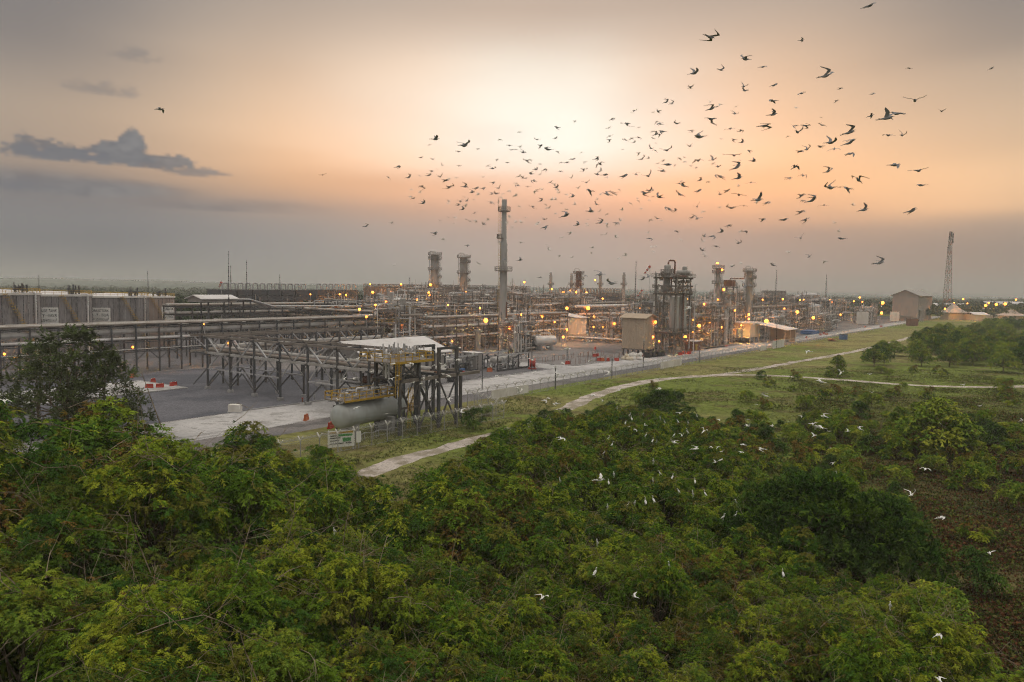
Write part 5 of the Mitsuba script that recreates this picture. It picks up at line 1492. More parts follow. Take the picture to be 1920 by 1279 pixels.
# ---------------------------------------------------------------- fence
t = thing('fence', 'grey chain link security fence with barbed wire arms along the plant', 'fence')
FL = [W(-150, -13.2), W(-72, -13.2), W(-37, -14.2), W(-30.5, -0.8), W(330, -0.8), W(520, -2.5)]
FL2 = [W(-37, -14.2), W(-30.5, -0.8)]
wire, barb = MB(), MB()
for a, b in zip(FL, FL[1:]):
    L = np.linalg.norm(b - a)
    n = int(L / 3.0)
    d = (b - a) / L
    side = np.array([d[1], -d[0], 0])
    step = 3.0 if L < 100 else L / n
    n = max(1, round(L / step))
    far = np.linalg.norm((a + b) / 2) > 250
    for i in range(n + 1):
        p = a + (b - a) * i / n
        dist = np.linalg.norm(p)
        if dist > 420 and i % 3:
            continue
        rod(t, 'post', p, p + [0, 0, 2.5], 0.065, 'galv', 'rod')
        for s in (-1, 1):
            beam(t, 'barb_arm', p + [0, 0, 2.45], p + side * 0.5 * s + [0, 0, 3.05], 0.12, 0.12, 'white') if (i % 1 == 0 and dist < 260) else None
    for z in (0.1, 1.25, 2.4):
        wire.beam(a + [0, 0, z], b + [0, 0, z], 0.035)
    for s in (-1, 1):
        for k in (0.4, 0.7, 1.0):
            barb.beam(a + side * 0.42 * s * k + [0, 0, 2.45 + 0.5 * k], b + side * 0.42 * s * k + [0, 0, 2.45 + 0.5 * k], 0.03)
    m = int(L / 0.42)
    for i in range(m):
        p = a + d * (i * 0.42)
        for q in (1, -1):
            e = p + d * q * 2.3
            if np.dot(e - a, d) < 0 or np.dot(e - a, d) > L: continue
            v = [p + [0, 0, 0.1], p + d * 0.022 + [0, 0, 0.1], e + d * 0.022 + [0, 0, 2.4], e + [0, 0, 2.4]]
            wire.add(v, [[0, 1, 2], [0, 2, 3]])
wire.put(t, 'mesh_wire', 'galv', kind='stuff')
barb.put(t, 'barbed_wire', 'galv', kind='stuff')
for a0, a1, z0, z1 in ((-23.5, -11.0, 0.35, 2.1), (52, 66, 0.3, 2.2), (136, 143, 0.2, 1.9), (150, 165, 0.2, 3.2)):
    n = max(2, int((a1 - a0) / 2.1))
    for i in range(n):
        w_ = (a1 - a0) / n
        block(t, 'white_panel', a0 + w_ * (i + 0.5), -0.98, z0, z1, w_ * 0.97, 0.08, 'white')

# light poles along the fence
for px, py, top, dist in ((904, 731, 664, 0), (1041, 730, 690, 0), (1147, 710, 672, 0), (1311, 680, 650, 0), (1206, 690, 640, 0), (997, 695, 640, 0), (1063, 682, 655, 0), (1455, 655, 600, 0)):
    p = G(px, py); h = 22 - (22.0) * 0 + 0
    z = P(px, top, p[1])[2]
    t = thing('pole', 'thin dark pole standing near the fence', 'pole', 'thin poles along the fence and yard')
    rod(t, 'shaft', p, [p[0], p[1], z], 0.11, 'steel')
    block_c = np.array([p[0], p[1], z])
    rod(t, 'cap', block_c, block_c + [0, 0, 0.25], 0.2, 'galv')

# ---------------------------------------------------------------- lightning masts and windsocks
for k, (px, top, D, lab) in enumerate(((429, 471, 235, 'tallest lightning mast at the left, beside the pale roofed shelter'), (463, 488, 300, 'thin mast behind the leftmost air cooler bank'), (433, 498, 330, 'faint thin mast just right of the tallest left mast'), (525, 515, 380, 'very thin mast between the two left cooler banks'), (74, 516, 250, 'thin rod above the second storage tank'),
                                       (278, 508, 275, 'thin rod above the storage tanks on the right'), (1191, 489, 330, 'lightning mast left of the silo frame'), (1454, 506, 420, 'thin mast right of the stout column'), (1548, 514, 520, 'thin mast above the farthest right cooler bank'))):
    t = thing('lightning_mast', lab, 'mast', 'lightning masts')
    p = P(px, 560, D); p[2] = 0
    z = ztop(px, top, D)
    rod(t, 'lower_tube', p, p + [0, 0, z * 0.55], 0.26 * D / 330, 'steel')
    rod(t, 'upper_tube', p + [0, 0, z * 0.55], p + [0, 0, z * 0.85], 0.16 * D / 330, 'steel')
    rod(t, 'tip', p + [0, 0, z * 0.85], p + [0, 0, z], 0.1 * D / 330, 'steel')
for k, (px, py, D) in enumerate(((1219, 499, 300), (1204, 544, 380), (415, 529, 300))):
    t = thing('windsock', ('red and white windsock, upper one left of the silo frame', 'small red and white windsock below the upper one', 'tiny red windsock beside the tallest left mast')[k], 'windsock', 'windsocks')
    p = P(px, py, D); b = p.copy(); b[2] = 0
    d = np.array([-0.35, 0.3, -0.55]) * (1 if k < 2 else 0.7)
    for i in range(5):
        q0, q1 = p + d * i * 1.05, p + d * (i + 1) * 1.05
        rod(t, 'band', q0, q1, 0.48 - 0.05 * i, 'red' if i % 2 == 0 else 'white', 'rod')
    rod(t, 'pole', b, p + [0, 0, 0.5], 0.08, 'galv', 'rod')

# ---------------------------------------------------------------- lamps
scene['e_bulb'] = two({'type': 'diffuse', 'reflectance': rgb((0.6, 0.5, 0.4))})
_bulb = trimesh.creation.icosphere(1, 1.0)
_bulb_ply = mikit.ply(_bulb, 'e_bulb', smooth=True)
LAMPS = [(911, 601, 248, 1.35), (1017, 592, 300, 1.1), (1063, 578, 330, 1.0), (1103, 578, 368, 1.3), (1114, 594, 362, .8), (1311, 611, 290, 1.1), (1361, 588, 316, 1.1), (1336, 581, 318, .8), (1437, 602, 312, 1.3), (1285, 632, 255, 1.0),
         (1495, 585, 400, 1.1), (1525, 596, 400, 1.1), (1655, 568, 540, 1.3), (1653, 587, 530, 1.1), (699, 548, 330, .9), (732, 548, 330, .7), (694, 533, 350, .6), (752, 533, 355, .7), (807, 534, 352, .9), (804, 549, 346, .8), (805, 553, 342, .7),
         (861, 554, 340, .9), (873, 548, 344, .8), (899, 555, 355, .8), (983, 529, 440, .8), (1035, 542, 430, .8), (1056, 548, 415, 1), (1069, 545, 425, .6), (1081, 548, 415, 1), (1100, 549, 415, .8), (1093, 556, 410, .8), (1116, 525, 440, .6),
         (865, 593, 262, .7), (755, 608, 250, .8), (687, 594, 232, .7), (674, 580, 245, .8), (955, 615, 255, .8), (1063, 618, 290, .7), (1056, 632, 272, .8), (1152, 607, 310, .8), (1113, 613, 320, .6), (1131, 613, 320, .6), (1345, 494, 322, .9), (1354, 506, 319, .7),
         (1254, 522, 255, .9), (1404, 590, 324, .8), (1404, 598, 322, .7), (1375, 618, 318, .7), (1471, 579, 400, .8), (1430, 562, 420, .6), (1468, 561, 470, .8), (1500, 563, 480, .7), (1507, 562, 490, .6), (1556, 563, 520, .8), (1561, 566, 520, .7),
         (1601, 565, 560, .7), (1612, 558, 600, .8), (1633, 576, 545, .7), (1617, 566, 580, .6), (1772, 579, 620, .8), (1789, 568, 640, .6), (1806, 561, 660, .8), (1814, 569, 660, .6), (1848, 573, 600, 1.1), (1854, 568, 640, .8), (1868, 571, 600, 1.1),
         (1885, 570, 600, 1.2), (1905, 562, 680, .8), (1353, 614, 300, .6), (1229, 604, 250, .9), (1224, 632, 250, .8), (1288, 561, 300, .7), (8, 664, 170, .6), (27, 670, 172, .5), (34, 671, 172, .4), (249, 651, 184, .6), (427, 643, 158, .55), (382, 608, 192, .4),
         (448, 551, 318, .6), (482, 549, 326, .8), (582, 552, 335, .5), (637, 552, 340, .6), (649, 553, 340, .6), (1357, 543, 318, .8), (1300, 600, 285, .6), (1270, 620, 300, .6), (1421, 610, 330, .5), (848, 640, 210, .5), (704, 572, 246, .7), (724, 566, 252, .7), (746, 570, 256, .6), (1236, 640, 252, .6), (1320, 570, 290, .7), (1332, 604, 292, .7), (1346, 562, 312, .7), (1378, 582, 316, .7), (1390, 610, 312, .6), (782, 562, 268, .6), (978, 590, 280, .7),
         (966, 618, 262, .6), (1130, 560, 330, .6), (1040, 604, 290, .6), (1300, 622, 282, .6), (1450, 596, 350, .6), (1542, 588, 430, .7), (1576, 590, 460, .7), (1200, 578, 300, .6), (900, 578, 262, .6), (840, 572, 262, .6)]
for k, (px, py, D, s) in enumerate(LAMPS):
    p = P(px, py, D)
    r = 0.66 * s * (D / 330) ** 0.6
    t = thing('floodlight', ('big ' if s > 1 else 'small ' if s < 0.65 else '') + 'glowing orange sodium lamp ' + whereabouts(px, py), 'lamp', 'glowing orange lamps of the plant')
    e = 2.2 + 1.2 * s
    put(t, {**_bulb_ply, 'to_world': T().translate(p.tolist()).scale(float(r)), 'emitter': {'type': 'area', 'radiance': rgb((e, e * 0.20, e * 0.013))}}, 'bulb')
    if s >= 0.6:
        o = p + np.array([0.0, -0.4, -r - 0.3])
        scene[t + '__light'] = {'type': 'spot', 'to_world': T().look_at(origin=o.tolist(), target=(o + [0, 1.0, -2.2]).tolist(), up=[1, 0, 0]), 'cutoff_angle': 82.0, 'beam_width': 55.0, 'intensity': rgb(np.array([1.0, 0.36, 0.05]) * 480 * s * s)}
    q = p + np.array([0, 0.45 * r + 0.1, r * 1.05])
    put(t, {**shared('box', 'galv'), 'to_world': tf(np.array([r * 1.7, 0, 0]), np.array([0, r * 1.7, 0]), np.array([0, 0, 0.14]), q)}, 'lamp_shade')
    foot = 0.0 if (p[2] < 11.5 and k < 80) else max(0.0, p[2] - 3.0)
    rod(t, 'pole', [p[0], p[1] + r + 0.25, foot], [p[0], p[1] + r + 0.25, p[2] + r], 0.09, 'galv', 'rod')

# ---------------------------------------------------------------- barriers, reel, bags, bins, drums
def barrier(px, py, m='red', lab=None):
    p = G(px, py)
    t = thing('barrier', lab or m + ' plastic road barrier in the yard ' + whereabouts(px, py), 'barrier', 'road barriers in the yard')
    r = (px * 37 % 90) / 57.0
    x, y = np.array([math.cos(r), math.sin(r), 0]), np.array([-math.sin(r), math.cos(r), 0])
    prof = [(-0.3, 0), (0.3, 0), (0.22, 0.35), (0.12, 0.5), (0.12, 1.0), (-0.12, 1.0), (-0.12, 0.5), (-0.22, 0.35)]
    v = np.array([p + x * s * 0.75 + y * a + [0, 0, b] for s in (-1, 1) for a, b in prof])
    n = len(prof)
    f = [[i, (i + 1) % n, n + (i + 1) % n] for i in range(n)] + [[i, n + (i + 1) % n, n + i] for i in range(n)] + [[0, i, i + 1] for i in range(1, n - 1)] + [[n, n + i + 1, n + i] for i in range(1, n - 1)]
    put(t, mikit.ply(trimesh.Trimesh(v, np.array(f), process=False), 'm_' + m), 'body')
    for s in (-0.5, 0.5):
        rod(t, 'filler_cap', p + x * s + [0, 0, 1.0], p + x * s + [0, 0, 1.1], 0.09, 'white', 'rod')
for px, py, m in ((280, 729, 'red'), (287, 718, 'red'), (300, 728, 'red'), (325, 725, 'red'), (248, 708, 'orange'), (1064, 683, 'red'), (1115, 669, 'red'), (1121, 668, 'red'), (1124, 677, 'red'), (1130, 677, 'orange'), (1140, 677, 'red'), (1156, 677, 'red'), (1116, 655, 'red'),
                  (1455, 641, 'red'), (1512, 634, 'red'), (1275, 666, 'red'), (1283, 664, 'red'), (1292, 664, 'red'), (1205, 668, 'red'), (1228, 668, 'red'), (1538, 629, 'red'), (1545, 627, 'red'), (1550, 628, 'orange'), (1622, 614, 'red'), (1652, 613, 'red'), (620, 803, 'red'), (574, 788, 'orange'), (866, 703, 'red'), (918, 697, 'orange')):
    barrier(px, py, m)
t = thing('hose_reel', 'big red drum shaped hose reel at the bend of the inner road', 'reel')
p = G(998, 692)
for s in (-0.7, 0.7):
    rod(t, 'flange', p + [s - 0.1, 0, 1.5], p + [s + 0.1, 0, 1.5], 1.5, 'red')
rod(t, 'drum', p + [-0.7, 0, 1.5], p + [0.7, 0, 1.5], 1.0, 'red')
put(t, {**shared('box', 'red'), 'to_world': tf(np.array([2.2, 0, 0]), np.array([0, 1.6, 0]), np.array([0, 0, 0.3]), p + [0, 0, 0.15])}, 'base')
sack = trimesh.creation.icosphere(2, 1.0)
sack.vertices *= 1 + 0.18 * (meshkit.noise(sack.vertices * 1.7, 4)[:, None] - 0.5)
sack.vertices[:, 2] = np.clip(sack.vertices[:, 2], -0.75, 0.8)
sk = {m: mikit.ply(sack, 'm_' + m, smooth=True) for m in ('white', 'cream')}
rr = np.random.default_rng(8)
for i in range(22):
    q = G(1168 + rr.uniform(0, 34), 676 - rr.uniform(0, 6))
    m = 'cream' if q[0] < G(1180, 673)[0] else 'white'
    t = thing('sack', 'pale bulk sack in the heap before the beige enclosure', 'sack', 'pale sacks heaped before the beige enclosure')
    z = 0.5 + (0.9 if i % 3 == 2 else 0)
    put(t, {**sk[m], 'to_world': T().translate([float(q[0]), float(q[1]), z]).rotate([0, 0, 1], rr.uniform(0, 90)).scale([rr.uniform(0.6, 0.9), rr.uniform(0.5, 0.8), rr.uniform(0.5, 0.8)])}, 'body')
    rod(t, 'tied_neck', q + [0, 0, z + 0.3], q + [0, 0, z + 0.8], 0.12, m, 'rod')
for i, (a, b) in enumerate(((83.5, 18.3), (86.4, 18.0), (89.3, 17.8), (92.0, 17.6))):
    t = thing('black_bin', 'black open container in the row below the silo frame', 'container', 'black containers below the silo frame')
    block(t, 'body', a, b, 0.15, 1.6, 2.3, 1.9, 'dark'); block(t, 'rim', a, b, 1.6, 1.72, 2.5, 2.1, 'dark')
    for o in (-0.7, 0.7):
        block(t, 'foot', a + o, b, 0, 0.15, 0.2, 1.7, 'dark')
for i, (px, py, m, lab) in enumerate(((868, 700, 'blue', 'blue drum standing by the left skid'), (865, 701, 'blue', 'second blue drum by the left skid'), (890, 702, 'yellow', None))):
    if lab:
        t = thing('drum', lab, 'drum', 'drums by the left skid')
        p = G(px, py)
        rod(t, 'body', p, p + [0, 0, 1.3], 0.55, m)
        for z in (0.4, 0.85):
            put(t, mikit.ply(trimesh.creation.annulus(0.55, 0.6, 0.06, sections=14, transform=trimesh.transformations.translation_matrix(p + [0, 0, z])), 'm_' + m), 'hoop')
t = thing('skip', 'dark skip at the near right end of the trestle by the road', 'skip')
p = G(840, 716); put(t, {**shared('box', 'dark'), 'to_world': tf(np.array([2.8, 0, 0]), np.array([0, 1.8, 0]), np.array([0, 0, 1.3]), p + [0, 0, 0.75])}, 'body'); put(t, {**shared('box', 'steel'), 'to_world': tf(np.array([3.0, 0, 0]), np.array([0, 2.0, 0]), np.array([0, 0, 0.12]), p + [0, 0, 1.46])}, 'rim')
t = thing('valve_box', 'small pale grey control cabinet on the edge of the yard', 'cabinet')
p = G(441, 773); put(t, {**shared('box', 'white'), 'to_world': tf(np.array([2.0, 0, 0]), np.array([0, 1.3, 0]), np.array([0, 0, 1.2]), p + [0, 0, 0.75])}, 'body'); put(t, {**shared('box', 'galv'), 'to_world': tf(np.array([2.2, 0, 0]), np.array([0, 1.5, 0]), np.array([0, 0, 0.15]), p + [0, 0, 0.08])}, 'plinth')
t = thing('fallen_boom', 'fallen dark boom with red ends lying on the yard right of the hut', 'boom')
rod(t, 'boom', G(1322, 655) + [0, 0, 0.3], G(1358, 651) + [0, 0, 0.3], 0.25, 'dark'); rod(t, 'red_end', G(1358, 651) + [0, 0, 0.3], G(1364, 650) + [0, 0, 0.3], 0.27, 'red')
t = thing('tarpaulin_stack', 'blue covered stack in the yard left of the warehouse', 'stack')
for i in range(5):
    block(t, 'stacked_sheet', 270 + (i % 2) * 0.6, 17, 0.2 + 0.36 * i, 0.5 + 0.36 * i, 15 - i, 6, 'blue')
for i, (px, py, m, lab) in enumerate(((1581, 637, 'blue', 'blue grey skip outside the far fence corner'), (1563, 640, 'rust', 'rusty red heap of scrap panels beside the blue grey skip'), (1710, 611, 'rust', 'dark red truck box near the warehouse'))):
    p = G(px, py); t = thing(('skip', 'scrap_heap', 'truck_box')[i], lab, ('skip', 'scrap', 'truck box')[i])
    if i == 1:
        rr = np.random.default_rng(2)
        for k in range(9):
            q = p + np.array([rr.uniform(-2.5, 2.5), rr.uniform(-1, 1), 0.25 + 0.12 * k])
            put(t, {**shared('box', ('rust', 'orange')[k % 2]), 'to_world': T().translate(q.tolist()).rotate([0, 0, 1], rr.uniform(0, 180)).rotate([1, 0, 0], rr.uniform(-12, 12)).scale([2.6, 1.2, 0.12])}, 'panel')
    else:
        s = 1.0 if i == 0 else 2.0
        put(t, {**shared('box', m), 'to_world': tf(np.array([3.0 * s, 0, 0]), np.array([0, 2.2 * s, 0]), np.array([0, 0, 2.4 * s]), p + [0, 0, 1.3 * s])}, 'body')
        put(t, {**shared('box', 'steel'), 'to_world': tf(np.array([3.1 * s, 0, 0]), np.array([0, 2.3 * s, 0]), np.array([0, 0, 0.15]), p + [0, 0, 2.5 * s])}, 'rim')
for k in range(4):
    vessel_p = W(118 + 4 * k, 23 + (k % 2), 0)
    t = thing('pallet_stack', 'small pale crate stack near the brown hut', 'crate', 'crates by the silos')
    put(t, {**shared('box', 'cream'), 'to_world': tf(np.array([1.5, 0, 0]), np.array([0, 1.2, 0]), np.array([0, 0, 1.1]), vessel_p + [0, 0, 0.7])}, 'crate_body')
    put(t, {**shared('box', 'steel_brown'), 'to_world': tf(np.array([1.7, 0, 0]), np.array([0, 1.3, 0]), np.array([0, 0, 0.14]), vessel_p + [0, 0, 0.07])}, 'pallet')

# ---------------------------------------------------------------- sign boards at the near corner of the fence
t = thing('sign_board', 'white green and yellow notice board in front of the white drum', 'sign')
p0, p1 = W(-72.6, -11.9), W(-69.0, -13.6)
d = (p1 - p0) / np.linalg.norm(p1 - p0)
nrm = np.array([d[1], -d[0], 0.0])
nrm = nrm if nrm[1] < 0 else -nrm
def panel(part, s0, s1, z0, z1, off, m):
    c = p0 + d * (s0 + s1) / 2 + nrm * off + [0, 0, (z0 + z1) / 2]
    return put(t, {**shared('box', m), 'to_world': tf(d * (s1 - s0), nrm * 0.05, np.array([0, 0, z1 - z0]), c)}, part)
panel('board', 0, 3.6, 0.5, 2.7, 0, 'sign')
panel('yellow_band', 0.2, 3.4, 2.35, 2.58, 0.05, 'yellow')
panel('green_band', 1.4, 3.3, 1.95, 2.2, 0.05, 'green')
panel('green_band', 2.0, 3.1, 1.2, 1.7, 0.05, 'green')
for k, (s, z, w_) in enumerate(((0.3, 2.0, 0.9), (0.3, 1.7, 1.4), (0.3, 1.35, 1.2), (0.3, 0.95, 1.8), (2.4, 0.95, 0.8))):
    panel('text_line', s, s + w_, z, z + 0.09, 0.05, 'ink')
for s in (0.15, 1.8, 3.45):
    beam(t, 'post', p0 + d * s - nrm * 0.12, p0 + d * s - nrm * 0.12 + [0, 0, 2.8], 0.12, 0.12, 'galv')
t = thing('sign_board', 'small plain white board just right of the big notice board', 'sign')
panel('board', 3.85, 4.5, 0.9, 2.4, 0, 'sign')
beam(t, 'post', p0 + d * 4.2 - nrm * 0.1, p0 + d * 4.2 - nrm * 0.1 + [0, 0, 2.5], 0.12, 0.12, 'galv')
t = thing('pole', 'dark lamp pole in front of the end of the white drum', 'pole')
p = G(631, 822); rod(t, 'shaft', p, p + [0, 0, 4.6], 0.13, 'steel'); put(t, {**shared('box', 'steel'), 'to_world': tf(np.array([0.9, 0, 0]), np.array([0, 0.3, 0]), np.array([0, 0, 0.2]), p + [0, 0, 4.7])}, 'lamp_head')
# ---------------------------------------------------------------- single trees and bushes on the meadow
random.seed(12)
def top_at(px, py, h):
    return G(px, py, h)
def single(name, kind, px, py, h, lab, cat='tree', group=None, spread=1.0):
    """A plant whose top shows at that pixel when it is h metres tall."""
    p = top_at(px, py, h)
    R, H = PROTO[kind]
    plant(name, kind, p[0], p[1], lab, cat, group, h / H * spread, h / H)
single('tree', 'wisp', 125, 606, 16.5, 'dark wispy tree standing in front of the left pipe rack', spread=1.0)
single('tree', 'wisp', 190, 655, 13.0, 'lower dark wispy tree right beside the tall wispy one', spread=1.0)
single('tree', 'wisp', 70, 640, 13.0, 'lower dark wispy tree left of the tall wispy one', spread=1.0)
single('tree', 'rain', 1235, 722, 5.5, 'dark rounded tree beside the bend of the dirt track', spread=0.9)
single('tree', 'rain', 1530, 850, 9.5, 'large dark spreading tree on the right of the thicket', spread=0.85)
single('tree', 'rain', 1650, 905, 7.5, 'dark spreading tree at the right end of the large dark one', spread=0.85)
single('tree', 'rain', 1450, 880, 8.0, 'dark spreading tree at the left end of the large dark one', spread=0.8)
for px, py, h in ((915, 816, 6.5), (945, 798, 6.5), (980, 784, 6.5), (1012, 776, 6.2), (1040, 772, 6.0)):
    single('thicket_tree', random.choice(['mid0', 'mid1', 'mid2']), px, py, h, 'green tree of the thicket standing in front of the dirt track, left of its bend', 'tree', 'thicket trees in front of the track', 1.0)
single('tree', 'mid1', 1572, 664, 6.0, 'flat topped tree alone on the meadow above the track', spread=1.0)
single('tree', 'far2', 1755, 745, 8.0, 'sprawling green tree on the right of the meadow', spread=1.15)
single('tree', 'mid2', 1800, 790, 5.0, 'light green tree on the right meadow below the sprawling one', spread=1.1)
single('tree', 'mid0', 1690, 760, 4.5, 'light green low tree left of the sprawling one', spread=1.1)
for px, py, h, lab in ((1443, 704, 2.6, 'round bush on the track, right of its bend'), (1560, 715, 4.0, 'upright bush just below the track on the meadow'), (1513, 734, 3.4, 'bush left of and below the upright bush'), (1635, 730, 3.6, 'dark round bush with a short trunk in the meadow'),
                       (1678, 720, 3.0, 'small bush right on the track at the right'), (1583, 760, 3.4, 'dark bush between two others on the meadow'), (1614, 748, 3.0, 'olive bush left of the dark round bush'), (1654, 683, 2.6, 'first of two small round bushes near the scrub'), (1666, 688, 2.6, 'second of two small round bushes near the scrub'),
                       (1715, 682, 2.6, 'small bush at the foot of the scrub'), (1762, 683, 3.2, 'dark bush at the foot of the scrub on the right'), (1432, 742, 2.6, 'reddish brown bush at the edge of the thicket'), (1400, 728, 2.8, 'olive bush beside the dark rounded tree')):
    single('bush', random.choice(['bush0', 'bush1', 'bush2']), px, py, h, lab, 'bush', 'single bushes on the meadow', 1.0)
SIDES2 = ['left end', 'left part', 'left of its middle', 'middle', 'right of its middle', 'right part', 'outside the right edge']
# the scrub on the right, between the meadow and the far road
SC = np.array([(1610, 665), (1640, 640), (1700, 625), (1760, 606), (1830, 598), (1920, 588), (2100, 580)], float)
spl = []
rs = np.random.default_rng(77)
for _ in range(30000):
    D = rs.uniform(205, 560)
    px = rs.uniform(1605, 2080)
    x = (px - 960) / FOC * D
    h = 4.2 + 4.0 * meshkit.noise(np.array([x / 25, D / 25, 1.0])) + np.clip((D - 260) / 200, 0, 1) * 1.5
    q = np.array([x, D]) - _O
    if q @ _v > -7: continue
    px2, py = pix((x, D, h))
    _, pb = pix((x, D, 0))
    if py < np.interp(px2, SC[:, 0], SC[:, 1]) or pb > 700 + (6 if px2 > 1850 else -10) or px2 < 1612 + (pb - 650) * 0.5: continue
    if np.min(np.hypot(c2[:, 0] - x, c2[:, 1] - D)) < 5: continue
    r = 3.4 + 0.004 * D
    if any((x - a) ** 2 + (D - b) ** 2 < r * r * 1.2 for a, b, _ in spl): continue
    spl.append((x, D, h))
for x, y, h in spl[:230]:
    k = f'far{rs.integers(4)}'
    R, H = PROTO[k]
    plant('scrub_tree', k, x, y, f"{('olive', 'mixed green', 'light green', 'dark green')[int(k[-1])]} low tree of the right scrub, {('front', 'second', 'third', 'fourth', 'rear')[min(4, int((y - 205) / 70))]} row, {SIDES2[int(np.clip((pix((x, y, 0))[0] - 1600) // 65, 0, 6))]}", 'tree', 'trees of the scrub on the right', h / H * rs.uniform(0.9, 1.2), h / H)
print('scrub', len(spl))
# low shrubs filling the ground between thicket and meadow
def near_track(x, y, d): return np.min(np.hypot(c1[:, 0] - x, c1[:, 1] - y)) < d
cnt = 0
SHR = []
for _ in range(9000):
    y = rs.uniform(45, 190); px = rs.uniform(880, 1990); x = (px - 960) / FOC * y
    px, py = pix((x, y, 0))
    if py > 1290: continue
    q = np.array([x, y]) - _O
    if q @ _v > -9 or near_track(x, y, 3.4): continue
    dens = 0.012
    if 1000 < px < 1440 and 800 < py < 940: dens = 0.5
    elif px > 1480 and 800 < py < 1010: dens = 0.13 * meshkit.noise(np.array([x / 9, y / 9, 3.0])) * 2
    elif px > 1250 and 730 < py <= 800: dens = 0.016
    if px > 1700 and py > 800: dens *= 0.45
    if rs.random() > dens: continue
    if any((x - a) ** 2 + (y - b) ** 2 < 2.6 for a, b in SHR): continue
    SHR.append((x, y))
for x, y in SHR[:290]:
    k = f'bush{rs.integers(4)}'
    s = rs.uniform(0.5, 1.25)
    qx, qy = pix((x, y, 0.8))
    lab = f"{'small ' if s < 0.75 else 'large ' if s > 1.08 else ''}{('light green', 'olive', 'tawny', 'dark green')[int(k[-1])]} shrub, {SIDES[int(np.clip((qx + 60) // 170, 0, 11))]}, {'near' if y < 85 else 'middle' if y < 120 else 'far'} part of the rough ground"
    plant('shrub', k, x, y, lab, 'shrub', 'shrubs between the thicket and the meadow', s, s)
print('shrubs', len(SHR))
# tussocks and weeds: one mass nobody could count
def tussocks():
    n = 150000
    y = 40 + 175 * rs.random(n) ** 1.5
    px = np.where(rs.random(n) < 0.62, rs.uniform(640, 1990, n), rs.uniform(1500, 1990, n))
    x = (px - 960) / FOC * y
    q = np.column_stack([x, y]) - _O
    keep = (q @ _v < -2.0)
    near = np.array([np.min(np.abs(c1[:, 0] - a) + np.abs(c1[:, 1] - b)) for a, b in zip(x[keep], y[keep])])
    x, y = x[keep][near > 3.2], y[keep][near > 3.2]
    n2 = meshkit.noise(np.column_stack([x / 7, y / 7, 0 * x]), 3)
    k = rs.random(len(x)) < 0.45 + 1.1 * np.clip(n2 - 0.35, 0, 1)
    x, y, n2 = x[k], y[k], n2[k]
    pxx = 960 + FOC * x / y
    dry = np.clip((pxx - 1400) / 300, 0, 1) * np.clip((170 - y) / 60, 0, 1)
    m = 3
    base = np.repeat(np.column_stack([x, y, np.full(len(x), -0.02)]), m, 0) + rs.normal(0, 0.18, (len(x) * m, 3)) * [1, 1, 0]
    d = rs.normal(0, 0.5, (len(base), 3)); d[:, 2] = 1
    d /= np.linalg.norm(d, axis=1, keepdims=True)
    L = rs.uniform(0.12, 0.30, len(base)) * np.repeat(0.6 + 0.9 * n2, m) * (1 + 0.6 * np.repeat(dry, m))
    v, f = leaf_tris(base, d, L, L * 0.55, rs)
    g0 = np.array([[0.125, 0.160, 0.034], [0.165, 0.180, 0.045], [0.185, 0.170, 0.062], [0.10, 0.135, 0.032]])[rs.integers(0, 4, len(x))]
    g1 = np.array([[0.165, 0.072, 0.036], [0.125, 0.062, 0.030], [0.075, 0.100, 0.028], [0.120, 0.088, 0.038]])[rs.integers(0, 4, len(x))]
    w = (rs.random(len(x)) < dry * 0.7)[:, None]
    c = np.where(w, g1, g0) * rs.uniform(0.7, 1.15, (len(x), 1))
    return v, f, np.repeat(np.repeat(c, m, 0), 4, 0)
v_, f_, c_ = tussocks()
scene['grass'] = mikit.ply((v_, f_), 'm_leaf', color=c_)
labels['grass'] = {'label': 'rough green and brown grass tussocks over the meadow', 'category': 'grass', 'kind': 'stuff'}
# ---------------------------------------------------------------- egrets
mat('egret', (0.82, 0.81, 0.79), 0.7, spec=0.2)
mat('heron', (0.30, 0.30, 0.325), 0.7, spec=0.2)  # white egret plumage darkened: backlit shade painted into the colour


